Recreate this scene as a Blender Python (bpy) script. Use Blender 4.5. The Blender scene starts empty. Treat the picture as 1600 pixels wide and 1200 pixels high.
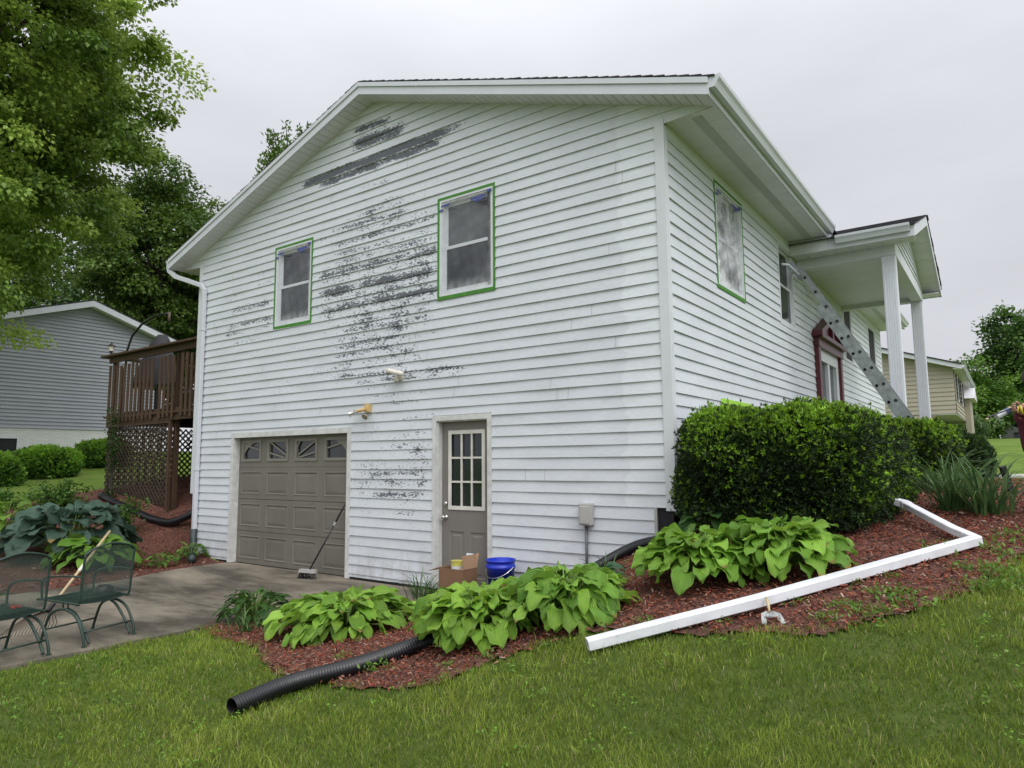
import bpy, math, random
import numpy as np
from mathutils import Vector, Matrix
random.seed(7); RNG = np.random.default_rng(7)
SC = bpy.context.scene; COL = SC.collection
R = math.radians
# ------------------------------------------------------------------ camera, sky, sun, exposure
CAM = np.array([2.9286, -7.0174, 1.7029]); YAW, PITCH, ROLL, FPX = -0.6237, 0.1131, -0.0079, 1077.4
_f = np.array([math.sin(YAW)*math.cos(PITCH), math.cos(YAW)*math.cos(PITCH), math.sin(PITCH)])
_r0 = np.array([math.cos(YAW), -math.sin(YAW), 0.0]); _u0 = np.cross(_r0, _f)
_r = _r0*math.cos(ROLL)+_u0*math.sin(ROLL); _u = -_r0*math.sin(ROLL)+_u0*math.cos(ROLL)
cd = bpy.data.cameras.new("camera"); cam = bpy.data.objects.new("camera", cd); COL.objects.link(cam)
M = Matrix((( _r[0], _u[0], -_f[0], CAM[0]), (_r[1], _u[1], -_f[1], CAM[1]), (_r[2], _u[2], -_f[2], CAM[2]), (0, 0, 0, 1)))
cam.matrix_world = M; cd.sensor_width = 36; cd.lens = FPX*36/1600; cd.clip_end = 2000; cd.clip_start = 0.05
SC.camera = cam
SC.view_settings.view_transform = 'Standard'; SC.view_settings.look = 'None'
SC.view_settings.exposure = 0.14; SC.view_settings.gamma = 1.0
SC.cycles.max_bounces = 7; SC.cycles.transparent_max_bounces = 12
SC.cycles.use_denoising = True

W = bpy.data.worlds.new("World"); SC.world = W; W.use_nodes = True
nt = W.node_tree; N = nt.nodes; L = nt.links; N.clear()
out = N.new('ShaderNodeOutputWorld'); bg = N.new('ShaderNodeBackground'); L.new(bg.outputs[0], out.inputs[0])
tc = N.new('ShaderNodeTexCoord'); sep = N.new('ShaderNodeSeparateXYZ'); L.new(tc.outputs['Generated'], sep.inputs[0])
mp = N.new('ShaderNodeMapping'); mp.inputs['Scale'].default_value = (1.0, 1.0, 3.2); mp.inputs['Location'].default_value = (.3, 1.7, .2)
L.new(tc.outputs['Generated'], mp.inputs[0])
nz = N.new('ShaderNodeTexNoise'); nz.inputs['Scale'].default_value = 2.1; nz.inputs['Detail'].default_value = 5; nz.inputs['Roughness'].default_value = .5
L.new(mp.outputs[0], nz.inputs['Vector'])
rmp = N.new('ShaderNodeValToRGB'); e = rmp.color_ramp.elements
e[0].position = 0.0; e[0].color = (.72, .73, .76, 1); e[1].position = 1.0; e[1].color = (1.45, 1.47, 1.52, 1)
a = rmp.color_ramp.elements.new(.13); a.color = (.61, .62, .665, 1)
a = rmp.color_ramp.elements.new(.45); a.color = (.66, .675, .73, 1)
a = rmp.color_ramp.elements.new(.70); a.color = (1.0, 1.02, 1.07, 1)
L.new(sep.outputs['Z'], rmp.inputs[0])
mr = N.new('ShaderNodeMapRange'); mr.inputs['From Min'].default_value = .3; mr.inputs['From Max'].default_value = .72
mr.inputs['To Min'].default_value = .92; mr.inputs['To Max'].default_value = 1.07
L.new(nz.outputs[0], mr.inputs['Value'])
# overcast sky is brighter on the side where the hidden sun stands
SUN_AZ = R(118)   # compass direction of the hidden sun, clockwise from +y
dt = N.new('ShaderNodeVectorMath'); dt.operation = 'DOT_PRODUCT'; L.new(tc.outputs['Generated'], dt.inputs[0])
dt.inputs[1].default_value = (math.sin(SUN_AZ)*.75, math.cos(SUN_AZ)*.75, .66)
mr2 = N.new('ShaderNodeMapRange'); mr2.inputs['From Min'].default_value = .35; mr2.inputs['From Max'].default_value = 1.0
mr2.inputs['To Min'].default_value = 1.0; mr2.inputs['To Max'].default_value = 2.2
L.new(dt.outputs['Value'], mr2.inputs['Value'])
mm = N.new('ShaderNodeMath'); mm.operation = 'MULTIPLY'; L.new(mr.outputs[0], mm.inputs[0]); L.new(mr2.outputs[0], mm.inputs[1])
vm = N.new('ShaderNodeVectorMath'); vm.operation = 'SCALE'; L.new(rmp.outputs[0], vm.inputs[0]); L.new(mm.outputs[0], vm.inputs['Scale'])
L.new(vm.outputs[0], bg.inputs[0]); bg.inputs[1].default_value = 1.0
sd = bpy.data.lights.new("sun", 'SUN'); sd.energy = 0.95; sd.angle = R(28); sd.color = (1.0, .97, .93)
sun = bpy.data.objects.new("sun", sd); COL.objects.link(sun)
SUN_EL = R(48)
sdir = Vector((math.sin(SUN_AZ)*math.cos(SUN_EL), math.cos(SUN_AZ)*math.cos(SUN_EL), math.sin(SUN_EL)))
sun.rotation_euler = sdir.to_track_quat('Z', 'Y').to_euler()

# ------------------------------------------------------------------ materials
def newmat(name):
    m = bpy.data.materials.new(name); m.use_nodes = True
    return m, m.node_tree.nodes, m.node_tree.links, m.node_tree.nodes['Principled BSDF']
def noise(Nn, Ll, scale, detail=4, vec=None, stretch=None, coord='Object', rough=.55):
    t = Nn.new('ShaderNodeTexNoise'); t.inputs['Scale'].default_value = scale; t.inputs['Detail'].default_value = detail
    t.inputs['Roughness'].default_value = rough
    g = Nn.new('ShaderNodeNewGeometry') if coord == 'World' else Nn.new('ShaderNodeTexCoord')
    src = g.outputs['Position'] if coord == 'World' else g.outputs['Object']
    if stretch or coord == 'World':
        mpp = Nn.new('ShaderNodeMapping'); mpp.inputs['Scale'].default_value = stretch or (1, 1, 1); mpp.inputs['Rotation'].default_value = (.55, .35, .8); mpp.inputs['Location'].default_value = (3.1, 7.7, 1.3)
        Ll.new(src, mpp.inputs[0]); src = mpp.outputs[0]
    Ll.new(src, t.inputs['Vector']); return t
def ramp(Nn, Ll, fac, stops):
    r = Nn.new('ShaderNodeValToRGB'); el = r.color_ramp.elements
    el[0].position = stops[0][0]; el[0].color = (*stops[0][1], 1)
    el[1].position = stops[-1][0]; el[1].color = (*stops[-1][1], 1)
    for p_, c_ in stops[1:-1]:
        q = r.color_ramp.elements.new(p_); q.color = (*c_, 1)
    Ll.new(fac, r.inputs[0]); return r
def bump(Nn, Ll, b, h, strength=.3, dist=.01):
    bp = Nn.new('ShaderNodeBump'); bp.inputs['Strength'].default_value = strength; bp.inputs['Distance'].default_value = dist
    Ll.new(h, bp.inputs['Height']); Ll.new(bp.outputs[0], b.inputs['Normal']); return bp
def mat(name, c, rough=.5, var=.12, scale=6, metal=0, bstr=0, bscale=60, spec=.5, stretch=None):
    m, Nn, Ll, b = newmat(name)
    t = noise(Nn, Ll, scale, 5, stretch=stretch)
    lo = tuple(max(0, x*(1-var)) for x in c); hi = tuple(min(1, x*(1+var)) for x in c)
    r = ramp(Nn, Ll, t.outputs[0], [(.3, lo), (.7, hi)]); Ll.new(r.outputs[0], b.inputs['Base Color'])
    b.inputs['Roughness'].default_value = rough; b.inputs['Metallic'].default_value = metal
    b.inputs['Specular IOR Level'].default_value = spec
    if bstr:
        t2 = noise(Nn, Ll, bscale, 4, stretch=stretch); bump(Nn, Ll, b, t2.outputs[0], bstr, .004)
    return m
def leafmat(name, trans=.3, rough=.45, spec=.35, veins=False):
    m, Nn, Ll, b = newmat(name)
    at_ = Nn.new('ShaderNodeAttribute'); at_.attribute_name = 'col'
    Ll.new(at_.outputs['Color'], b.inputs['Base Color']); b.inputs['Roughness'].default_value = rough
    b.inputs['Specular IOR Level'].default_value = spec
    tr = Nn.new('ShaderNodeBsdfTranslucent')
    hs = Nn.new('ShaderNodeHueSaturation'); hs.inputs['Value'].default_value = 1.4; hs.inputs['Hue'].default_value = .485
    Ll.new(at_.outputs['Color'], hs.inputs['Color']); Ll.new(hs.outputs[0], tr.inputs[0])
    mx = Nn.new('ShaderNodeMixShader'); mx.inputs[0].default_value = trans
    Ll.new(b.outputs[0], mx.inputs[1]); Ll.new(tr.outputs[0], mx.inputs[2])
    o = [n for n in Nn if n.type == 'OUTPUT_MATERIAL'][0]; Ll.new(mx.outputs[0], o.inputs[0])
    if veins:
        uv = Nn.new('ShaderNodeAttribute'); uv.attribute_name = 'vein'
        wv = Nn.new('ShaderNodeMath'); wv.operation = 'SINE'; 
        ml = Nn.new('ShaderNodeMath'); ml.operation = 'MULTIPLY'; ml.inputs[1].default_value = 46.0
        Ll.new(uv.outputs['Fac'], ml.inputs[0]); Ll.new(ml.outputs[0], wv.inputs[0]); bump(Nn, Ll, b, wv.outputs[0], .55, .006)
    return m

def siding_mat(name, base, strip=None):
    m, Nn, Ll, b = newmat(name)
    t = noise(Nn, Ll, 1.3, 6, stretch=(1, 1, 2.5), coord='World')
    r = ramp(Nn, Ll, t.outputs[0], [(.3, tuple(x*.93 for x in base)), (.72, tuple(x*1.05 for x in base))])
    g = noise(Nn, Ll, 22, 4, stretch=(.6, .6, 2.2), coord='World', rough=.6)
    r2 = ramp(Nn, Ll, g.outputs[0], [(.35, (.93, .93, .93)), (.6, (1, 1, 1))])
    mx = Nn.new('ShaderNodeMix'); mx.data_type = 'RGBA'; mx.blend_type = 'MULTIPLY'; mx.inputs[0].default_value = 1
    Ll.new(r.outputs[0], mx.inputs[6]); Ll.new(r2.outputs[0], mx.inputs[7])
    # peeled flakes: grey board shows where the paint is gone
    pe = Nn.new('ShaderNodeAttribute'); pe.attribute_name = 'peel'
    n1 = noise(Nn, Ll, 32, 7, stretch=(.62, .62, 1.5), coord='World', rough=.68)
    n2 = noise(Nn, Ll, 1.9, 3, stretch=(1.2, 1.2, 3.5), coord='World')
    s1 = Nn.new('ShaderNodeMath'); s1.operation = 'MULTIPLY_ADD'; s1.inputs[1].default_value = .42; Ll.new(pe.outputs['Fac'], s1.inputs[0]); Ll.new(n1.outputs[0], s1.inputs[2])
    s2 = Nn.new('ShaderNodeMath'); s2.operation = 'MULTIPLY_ADD'; s2.inputs[1].default_value = .42; Ll.new(n2.outputs[0], s2.inputs[0]); Ll.new(s1.outputs[0], s2.inputs[2])
    mk = Nn.new('ShaderNodeMapRange'); mk.inputs['From Min'].default_value = .90; mk.inputs['From Max'].default_value = .912
    Ll.new(s2.outputs[0], mk.inputs['Value'])
    gt = Nn.new('ShaderNodeMath'); gt.operation = 'GREATER_THAN'; gt.inputs[1].default_value = .02; Ll.new(pe.outputs['Fac'], gt.inputs[0])
    mm_ = Nn.new('ShaderNodeMath'); mm_.operation = 'MULTIPLY'; Ll.new(mk.outputs[0], mm_.inputs[0]); Ll.new(gt.outputs[0], mm_.inputs[1])
    bare = ramp(Nn, Ll, n1.outputs[0], [(.35, (.065, .073, .085)), (.7, (.115, .125, .14))])
    m2 = Nn.new('ShaderNodeMix'); m2.data_type = 'RGBA'; Ll.new(mm_.outputs[0], m2.inputs[0]); Ll.new(mx.outputs[2], m2.inputs[6]); Ll.new(bare.outputs[0], m2.inputs[7])
    last = m2.outputs[2]
    g2_ = Nn.new('ShaderNodeNewGeometry'); sx = Nn.new('ShaderNodeSeparateXYZ'); Ll.new(g2_.outputs['Position'], sx.inputs[0])
    # splashed dirt on the lowest boards
    dz = Nn.new('ShaderNodeMapRange'); dz.inputs['From Min'].default_value = .75; dz.inputs['From Max'].default_value = .05; dz.inputs['To Min'].default_value = 0; dz.inputs['To Max'].default_value = .5; Ll.new(sx.outputs['Z'], dz.inputs['Value'])
    nd = noise(Nn, Ll, 5, 7, coord='World', rough=.7, stretch=(1, 1, .5)); mdn = Nn.new('ShaderNodeMapRange'); mdn.inputs['From Min'].default_value = .42; mdn.inputs['From Max'].default_value = .68; Ll.new(nd.outputs[0], mdn.inputs['Value'])
    md = Nn.new('ShaderNodeMath'); md.operation = 'MULTIPLY'; Ll.new(dz.outputs[0], md.inputs[0]); Ll.new(mdn.outputs[0], md.inputs[1])
    m3 = Nn.new('ShaderNodeMix'); m3.data_type = 'RGBA'; Ll.new(md.outputs[0], m3.inputs[0]); Ll.new(last, m3.inputs[6]); m3.inputs[7].default_value = (.22, .19, .14, 1); last = m3.outputs[2]
    if strip is not None:
        ns = noise(Nn, Ll, 1.0, 2, coord='World', stretch=(.2, .2, 5)); a1 = Nn.new('ShaderNodeMath'); a1.operation = 'MULTIPLY_ADD'; a1.inputs[1].default_value = .35; Ll.new(ns.outputs[0], a1.inputs[0]); Ll.new(sx.outputs['X'], a1.inputs[2])
        ms = Nn.new('ShaderNodeMapRange'); ms.inputs['From Min'].default_value = strip; ms.inputs['From Max'].default_value = strip+.02; Ll.new(a1.outputs[0], ms.inputs['Value'])
        m4 = Nn.new('ShaderNodeMix'); m4.data_type = 'RGBA'; m4.blend_type = 'MULTIPLY'; Ll.new(ms.outputs[0], m4.inputs[0]); Ll.new(last, m4.inputs[6]); m4.inputs[7].default_value = (1.10, 1.10, 1.085, 1); last = m4.outputs[2]
    Ll.new(last, b.inputs['Base Color']); b.inputs['Roughness'].default_value = .55
    sb = Nn.new('ShaderNodeMath'); sb.operation = 'MULTIPLY_ADD'; sb.inputs[1].default_value = -1.5; Ll.new(mm_.outputs[0], sb.inputs[0]); Ll.new(g.outputs[0], sb.inputs[2])
    bump(Nn, Ll, b, sb.outputs[0], .25, .003)
    return m

PAINT = (.605, .632, .665)
M_sid = siding_mat('white_siding_paint', PAINT); M_sidg = siding_mat('gable_siding_paint', PAINT, -.38)
M_trim = mat('white_trim_paint', (.61, .63, .65), .5, .05, 4, bstr=.1)
M_trimworn = mat('worn_trim_paint', (.56, .56, .54), .55, .16, 9, bstr=.2)
M_metalwhite = mat('white_coated_metal', (.57, .59, .625), .38, .04, 3)
M_pipewhite = mat('white_downspout_paint', (.68, .69, .72), .35, .10, 7, bstr=.25, bscale=9)
M_soffit = mat('soffit_vinyl', (.68, .668, .71), .5, .05, 3)
M_col = mat('column_cladding', (.66, .68, .73), .45, .05, 5, stretch=(9, 9, .4))
def shingle_mat():
    m, Nn, Ll, b = newmat('asphalt_shingles'); t = noise(Nn, Ll, 9, 6, coord='World'); t2 = noise(Nn, Ll, 240, 2, coord='World')
    r = ramp(Nn, Ll, t.outputs[0], [(.3, (.018, .018, .022)), (.7, (.05, .048, .052))]); Ll.new(r.outputs[0], b.inputs['Base Color'])
    b.inputs['Roughness'].default_value = .95; bump(Nn, Ll, b, t2.outputs[0], .6, .004); return m
M_shingle = shingle_mat()
M_door = mat('taupe_door_paint', (.18, .162, .145), .5, .05, 3, bstr=.06)
M_garage = mat('taupe_garage_door', (.150, .139, .113), .5, .11, 2.2, bstr=.08)
M_green = mat('green_masking_tape', (.055, .21, .022), .7, .15, 12)
M_lime = mat('lime_masking_tape', (.33, .62, .06), .7, .1, 12)
M_bluetape = mat('blue_masking_tape', (.06, .075, .26), .7, .25, 20)
M_maroon = mat('maroon_paint', (.085, .010, .016), .35, .1, 6)
M_chrome = mat('brushed_metal', (.62, .60, .56), .3, .05, 4, metal=1)
M_alu = mat('ladder_aluminium', (.25, .28, .27), .5, .25, 9, metal=.6)
M_black = mat('black_plastic', (.008, .008, .010), .36, .2, 9)
M_dark = mat('dark_void', (.012, .012, .014), .8, .2, 5)
M_brick = None
M_grey = mat('grey_electrical_box', (.40, .395, .375), .5, .06, 6)
M_conduit = mat('grey_conduit', (.10, .115, .125), .45, .1, 8)
M_amber = mat('yellowed_plastic', (.58, .40, .17), .5, .25, 14)
M_ivory = mat('ivory_plastic', (.66, .62, .54), .5, .1, 9)
M_cardb = mat('corrugated_cardboard', (.20, .11, .06), .8, .1, 7)
M_cardl = mat('cardboard_inner', (.36, .22, .13), .8, .1, 7)
M_bucket = mat('blue_bucket_plastic', (.008, .03, .42), .4, .15, 5)
M_wood = mat('weathered_deck_wood', (.066, .035, .018), .8, .4, 5, bstr=.3, stretch=(6, 6, .8))
M_woodlat = mat('lattice_wood', (.042, .028, .016), .8, .3, 8)
M_handle = mat('pale_wood_handle', (.46, .36, .20), .6, .15, 8)
M_chair = mat('green_wire_paint', (.018, .042, .030), .5, .2, 12)
M_rust = mat('rusty_steel', (.10, .07, .05), .7, .35, 20)
M_red = mat('red_grip', (.42, .03, .02), .5, .1, 9)
def glassmat(name, c=(.012, .016, .02), rough=.06):
    m, Nn, Ll, b = newmat(name); t = noise(Nn, Ll, 3, 2)
    r = ramp(Nn, Ll, t.outputs[0], [(.3, tuple(x*.8 for x in c)), (.7, tuple(x*1.3 for x in c))]); Ll.new(r.outputs[0], b.inputs['Base Color'])
    b.inputs['Roughness'].default_value = rough; b.inputs['Specular IOR Level'].default_value = .6; return m
M_glass = glassmat('window_glass'); M_glasslt = glassmat('paler_glass', (.06, .065, .07), .1)
def filmmat(name='plastic_film', density=.36, milky=0.0):
    m, Nn, Ll, b = newmat(name)
    b.inputs['Base Color'].default_value = (.72, .73, .76, 1); b.inputs['Roughness'].default_value = .14
    t = noise(Nn, Ll, 7, 5, stretch=(1.3, 1.3, .9)); t2 = noise(Nn, Ll, 2.2, 3)
    bump(Nn, Ll, b, t.outputs[0], .7, .03)
    tr = Nn.new('ShaderNodeBsdfTransparent'); mx = Nn.new('ShaderNodeMixShader')
    ed = Nn.new('ShaderNodeAttribute'); ed.attribute_name = 'edge'
    mr_ = Nn.new('ShaderNodeMapRange'); mr_.inputs['From Min'].default_value = .35; mr_.inputs['From Max'].default_value = .75
    mr_.inputs['To Min'].default_value = density*.35; mr_.inputs['To Max'].default_value = min(1, density*1.7)
    Ll.new(t2.outputs[0], mr_.inputs['Value'])
    ad = Nn.new('ShaderNodeMath'); ad.operation = 'ADD'; ad.use_clamp = True; Ll.new(mr_.outputs[0], ad.inputs[0]); Ll.new(ed.outputs['Fac'], ad.inputs[1])
    Ll.new(ad.outputs[0], mx.inputs[0]); Ll.new(tr.outputs[0], mx.inputs[1]); Ll.new(b.outputs[0], mx.inputs[2])
    o = [n for n in Nn if n.type == 'OUTPUT_MATERIAL'][0]; Ll.new(mx.outputs[0], o.inputs[0]); return m
M_film = filmmat('clear_plastic_film', .09); M_film2 = filmmat('milky_plastic_film', .62)
def brickmat(name, c1, c2, mortar, bw=.2, bh=.065):
    m, Nn, Ll, b = newmat(name); br = Nn.new('ShaderNodeTexBrick'); g = Nn.new('ShaderNodeNewGeometry')
    sx = Nn.new('ShaderNodeSeparateXYZ'); Ll.new(g.outputs['Position'], sx.inputs[0])
    ad = Nn.new('ShaderNodeMath'); ad.operation = 'ADD'; Ll.new(sx.outputs['X'], ad.inputs[0]); Ll.new(sx.outputs['Y'], ad.inputs[1])
    cb = Nn.new('ShaderNodeCombineXYZ'); Ll.new(ad.outputs[0], cb.inputs['X']); Ll.new(sx.outputs['Z'], cb.inputs['Y']); Ll.new(cb.outputs[0], br.inputs['Vector'])
    br.inputs['Color1'].default_value = (*c1, 1); br.inputs['Color2'].default_value = (*c2, 1); br.inputs['Mortar'].default_value = (*mortar, 1)
    br.inputs['Scale'].default_value = 1; br.inputs['Brick Width'].default_value = bw; br.inputs['Row Height'].default_value = bh; br.inputs['Mortar Size'].default_value = .006
    Ll.new(br.outputs[0], b.inputs['Base Color']); b.inputs['Roughness'].default_value = .85; return m
M_found = brickmat('grey_foundation_brick', (.17, .155, .135), (.22, .20, .17), (.13, .12, .11), .2, .05)
M_wbrick = brickmat('white_painted_brick', (.62, .62, .60), (.68, .68, .65), (.50, .50, .49))
M_tanbrick = brickmat('tan_brick', (.28, .17, .12), (.33, .22, .16), (.35, .32, .28))
M_bluesid = mat('grey_blue_siding', (.30, .315, .345), .55, .05, 2)
M_beige = mat('beige_siding', (.36, .325, .25), .55, .05, 2)
M_leaf = leafmat('tree_leaf', .32); M_hedge = leafmat('hedge_leaf', .22); M_grassb = leafmat('grass_blade', .3, .55, .2)
M_hosta = leafmat('hosta_leaf', .30, .42, .35, veins=True)
M_bark = mat('bark', (.055, .045, .036), .9, .4, 12, bstr=.6, bscale=20)
M_core = mat('hedge_core_shade', (.006, .010, .004), 1.0, .4, 20, spec=0.0)  # near-black colour for the shaded inside of the hedges
def groundmat():
    m, Nn, Ll, b = newmat('lawn_ground'); t = noise(Nn, Ll, .9, 8, coord='World'); t2 = noise(Nn, Ll, 30, 6, coord='World', rough=.7)
    t3 = noise(Nn, Ll, 2.2, 3, coord='World', stretch=(3, .5, 1))
    r = ramp(Nn, Ll, t.outputs[0], [(.3, (.088, .15, .024)), (.5, (.125, .195, .034)), (.72, (.165, .22, .055))])
    r2 = ramp(Nn, Ll, t2.outputs[0], [(.3, (.45, .45, .4)), (.65, (1.15, 1.15, 1.1))])
    mx = Nn.new('ShaderNodeMix'); mx.data_type = 'RGBA'; mx.blend_type = 'MULTIPLY'; mx.inputs[0].default_value = .9
    Ll.new(r.outputs[0], mx.inputs[6]); Ll.new(r2.outputs[0], mx.inputs[7])
    # ground colour turns darker olive close to the camera
    at_ = Nn.new('ShaderNodeAttribute'); at_.attribute_name = 'near_tone'
    m2 = Nn.new('ShaderNodeMix'); m2.data_type = 'RGBA'; Ll.new(at_.outputs['Fac'], m2.inputs[0]); Ll.new(mx.outputs[2], m2.inputs[6]); m2.inputs[7].default_value = (.055, .075, .018, 1)
    Ll.new(m2.outputs[2], b.inputs['Base Color']); b.inputs['Roughness'].default_value = .95
    b.inputs['Specular IOR Level'].default_value = .1
    bump(Nn, Ll, b, t2.outputs[0], .6, .03); return m
M_ground = groundmat()
def mulchmat():
    m, Nn, Ll, b = newmat('red_mulch'); t = noise(Nn, Ll, 38, 7, coord='World', rough=.7); t2 = noise(Nn, Ll, 1.6, 3, coord='World')
    r = ramp(Nn, Ll, t.outputs[0], [(.34, (.018, .009, .007)), (.47, (.11, .038, .024)), (.64, (.24, .11, .075))])
    r2 = ramp(Nn, Ll, t2.outputs[0], [(.35, (.6, .55, .5)), (.6, (1, 1, 1))])
    mx = Nn.new('ShaderNodeMix'); mx.data_type = 'RGBA'; mx.blend_type = 'MULTIPLY'; mx.inputs[0].default_value = .8
    Ll.new(r.outputs[0], mx.inputs[6]); Ll.new(r2.outputs[0], mx.inputs[7]); Ll.new(mx.outputs[2], b.inputs['Base Color'])
    b.inputs['Roughness'].default_value = .95; bump(Nn, Ll, b, t.outputs[0], 1.0, .03); return m
M_mulch = mulchmat()
def concmat(name='driveway_concrete', c=(.20, .175, .145)):
    m, Nn, Ll, b = newmat(name); t = noise(Nn, Ll, .8, 7, coord='World', stretch=(.7, 1.6, 1), rough=.62); t2 = noise(Nn, Ll, 60, 5, coord='World')
    r = ramp(Nn, Ll, t.outputs[0], [(.38, (c[0]*.28, c[1]*.27, c[2]*.24)), (.46, tuple(x*.62 for x in c)), (.53, tuple(x*1.0 for x in c)), (.62, tuple(x*1.4 for x in c))])
    r2 = ramp(Nn, Ll, t2.outputs[0], [(.3, (.75, .75, .75)), (.6, (1.05, 1.05, 1.05))])
    mx = Nn.new('ShaderNodeMix'); mx.data_type = 'RGBA'; mx.blend_type = 'MULTIPLY'; mx.inputs[0].default_value = 1
    Ll.new(r.outputs[0], mx.inputs[6]); Ll.new(r2.outputs[0], mx.inputs[7]); Ll.new(mx.outputs[2], b.inputs['Base Color'])
    b.inputs['Roughness'].default_value = .75; bump(Nn, Ll, b, t2.outputs[0], .4, .004); return m
M_conc = concmat(c=(.185, .158, .118)); M_walk = mat('pale_walk_concrete', (.42, .41, .38), .8, .1, 4)
M_skin = mat('skin', (.42, .22, .15), .5, .06, 8); M_shirt = mat('maroon_cloth', (.10, .008, .022), .85, .15, 10)
M_trouser = mat('navy_cloth', (.03, .035, .06), .85, .2, 10); M_hair = mat('brown_hair', (.03, .018, .01), .6, .3, 30)
M_attr = leafmat('attr_colour', .0, .85, .15)

# ------------------------------------------------------------------ mesh helpers
OFF = {}
def tagit(o, label=None, cat=None, group=None, kind=None):
    if label: o['label'] = label
    if cat: o['category'] = cat
    if group: o['group'] = group
    if kind: o['kind'] = kind
    return o
def empty(name, loc, label=None, cat=None, group=None):
    o = bpy.data.objects.new(name, None); COL.objects.link(o); o.location = loc; o.empty_display_size = .2
    OFF[o.name] = np.array(loc, float); return tagit(o, label, cat, group)
def link(name, V, F, m, parent=None, origin=None, smooth=False, attrs=None, mats=None, fm=None):
    V = np.asarray(V, float).reshape(-1, 3)
    if parent is not None:
        off = OFF[parent.name]
    else:
        off = np.array(origin, float) if origin is not None else np.array([V[:, 0].mean(), V[:, 1].mean(), V[:, 2].min()])
    me = bpy.data.meshes.new(name)
    if isinstance(F, np.ndarray):
        n, k = F.shape
        me.vertices.add(len(V)); me.vertices.foreach_set('co', (V-off).astype(np.float32).ravel())
        me.loops.add(n*k); me.loops.foreach_set('vertex_index', F.astype(np.int32).ravel())
        me.polygons.add(n); me.polygons.foreach_set('loop_start', np.arange(0, n*k, k, dtype=np.int32))
        me.update(calc_edges=True)
    else:
        me.from_pydata([tuple(v) for v in (V-off)], [], F)
    for m_ in (mats or [m]): me.materials.append(m_)
    if fm is not None: me.polygons.foreach_set('material_index', np.asarray(fm, np.int32))
    if smooth: me.polygons.foreach_set('use_smooth', np.ones(len(me.polygons), bool))
    for k_, a_ in (attrs or {}).items():
        a_ = np.asarray(a_, np.float32)
        if a_.ndim == 2:
            c4 = np.ones((len(a_), 4), np.float32); c4[:, :3] = a_
            at_ = me.attributes.new(k_, 'FLOAT_COLOR', 'POINT'); at_.data.foreach_set('color', c4.ravel())
        else:
            at_ = me.attributes.new(k_, 'FLOAT', 'POINT'); at_.data.foreach_set('value', a_)
    me.update()
    o = bpy.data.objects.new(name, me); COL.objects.link(o)
    if parent is not None:
        o.parent = parent; OFF[o.name] = off
    else:
        o.location = off; OFF[o.name] = off
    return o
class MB:
    def __init__(s): s.v = []; s.f = []; s.n = 0
    def add(s, V, F):
        s.v += [tuple(v) for v in V]; s.f += [tuple(i+s.n for i in f) for f in F]; s.n = len(s.v); return s
    def box(s, x0, x1, y0, y1, z0, z1):
        V = [(x, y, z) for x in (x0, x1) for y in (y0, y1) for z in (z0, z1)]
        return s.add(V, [(0, 1, 3, 2), (4, 6, 7, 5), (0, 4, 5, 1), (2, 3, 7, 6), (0, 2, 6, 4), (1, 5, 7, 3)])
    def prism(s, poly, d):
        n = len(poly); V = [tuple(p) for p in poly]+[tuple(np.array(p)+np.array(d)) for p in poly]
        return s.add(V, [tuple(range(n))[::-1], tuple(range(n, 2*n))]+[(i, (i+1) % n, n+(i+1) % n, n+i) for i in range(n)])
    def bar(s, a, b, w, h, up=(0, 0, 1)):
        a = np.array(a, float); b = np.array(b, float); d = b-a; d /= np.linalg.norm(d); up = np.array(up, float)
        r = np.cross(d, up); r /= np.linalg.norm(r); u = np.cross(r, d)
        P = [a+r*w/2*i+u*h/2*j for i, j in ((-1, -1), (1, -1), (1, 1), (-1, 1))]
        return s.prism(P, b-a)
    def tube(s, pts, r, n=8, cap=True, rib=None):
        pts = [np.array(p, float) for p in pts]; rr = r if hasattr(r, '__len__') else [r]*len(pts)
        V = []; prev = None
        for i, p in enumerate(pts):
            d = pts[min(i+1, len(pts)-1)]-pts[max(i-1, 0)]; d /= (np.linalg.norm(d)+1e-9)
            if prev is None:
                a = np.array([0, 0, 1.0]) if abs(d[2]) < .9 else np.array([1.0, 0, 0]); u = np.cross(d, a)
            else: u = prev-d*np.dot(prev, d)
            u /= np.linalg.norm(u); prev = u; w = np.cross(d, u)
            V += [p+(u*math.cos(t)+w*math.sin(t))*rr[i] for t in [2*math.pi*k/n for k in range(n)]]
        F = [(i*n+k, i*n+(k+1) % n, (i+1)*n+(k+1) % n, (i+1)*n+k) for i in range(len(pts)-1) for k in range(n)]
        if cap: F += [tuple(range(n))[::-1], tuple((len(pts)-1)*n+k for k in range(n))]
        return s.add(V, F)
    def lathe(s, prof, c, n=24, axis=(0, 0, 1)):
        ax = Vector(axis).normalized(); q = Vector((0, 0, 1)).rotation_difference(ax); V = []
        for r_, h_ in prof:
            for k in range(n):
                t = 2*math.pi*k/n; v = q @ Vector((r_*math.cos(t), r_*math.sin(t), h_)); V.append((v.x+c[0], v.y+c[1], v.z+c[2]))
        F = [(i*n+k, i*n+(k+1) % n, (i+1)*n+(k+1) % n, (i+1)*n+k) for i in range(len(prof)-1) for k in range(n)]
        return s.add(V, F)
    def build(s, name, m, parent=None, origin=None, smooth=False, bevel=0, label=None):
        o = link(name, s.v, s.f, m, parent, origin, smooth)
        if bevel:
            b = o.modifiers.new('bevel', 'BEVEL'); b.width = bevel; b.segments = 2; b.limit_method = 'ANGLE'
        if label: o['label'] = label
        return o
def arc(p0, p1, p2, n=8):   # quadratic bezier
    p0, p1, p2 = map(lambda p: np.array(p, float), (p0, p1, p2))
    return [p0*(1-t)**2+2*p1*t*(1-t)+p2*t*t for t in np.linspace(0, 1, n)]

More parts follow.
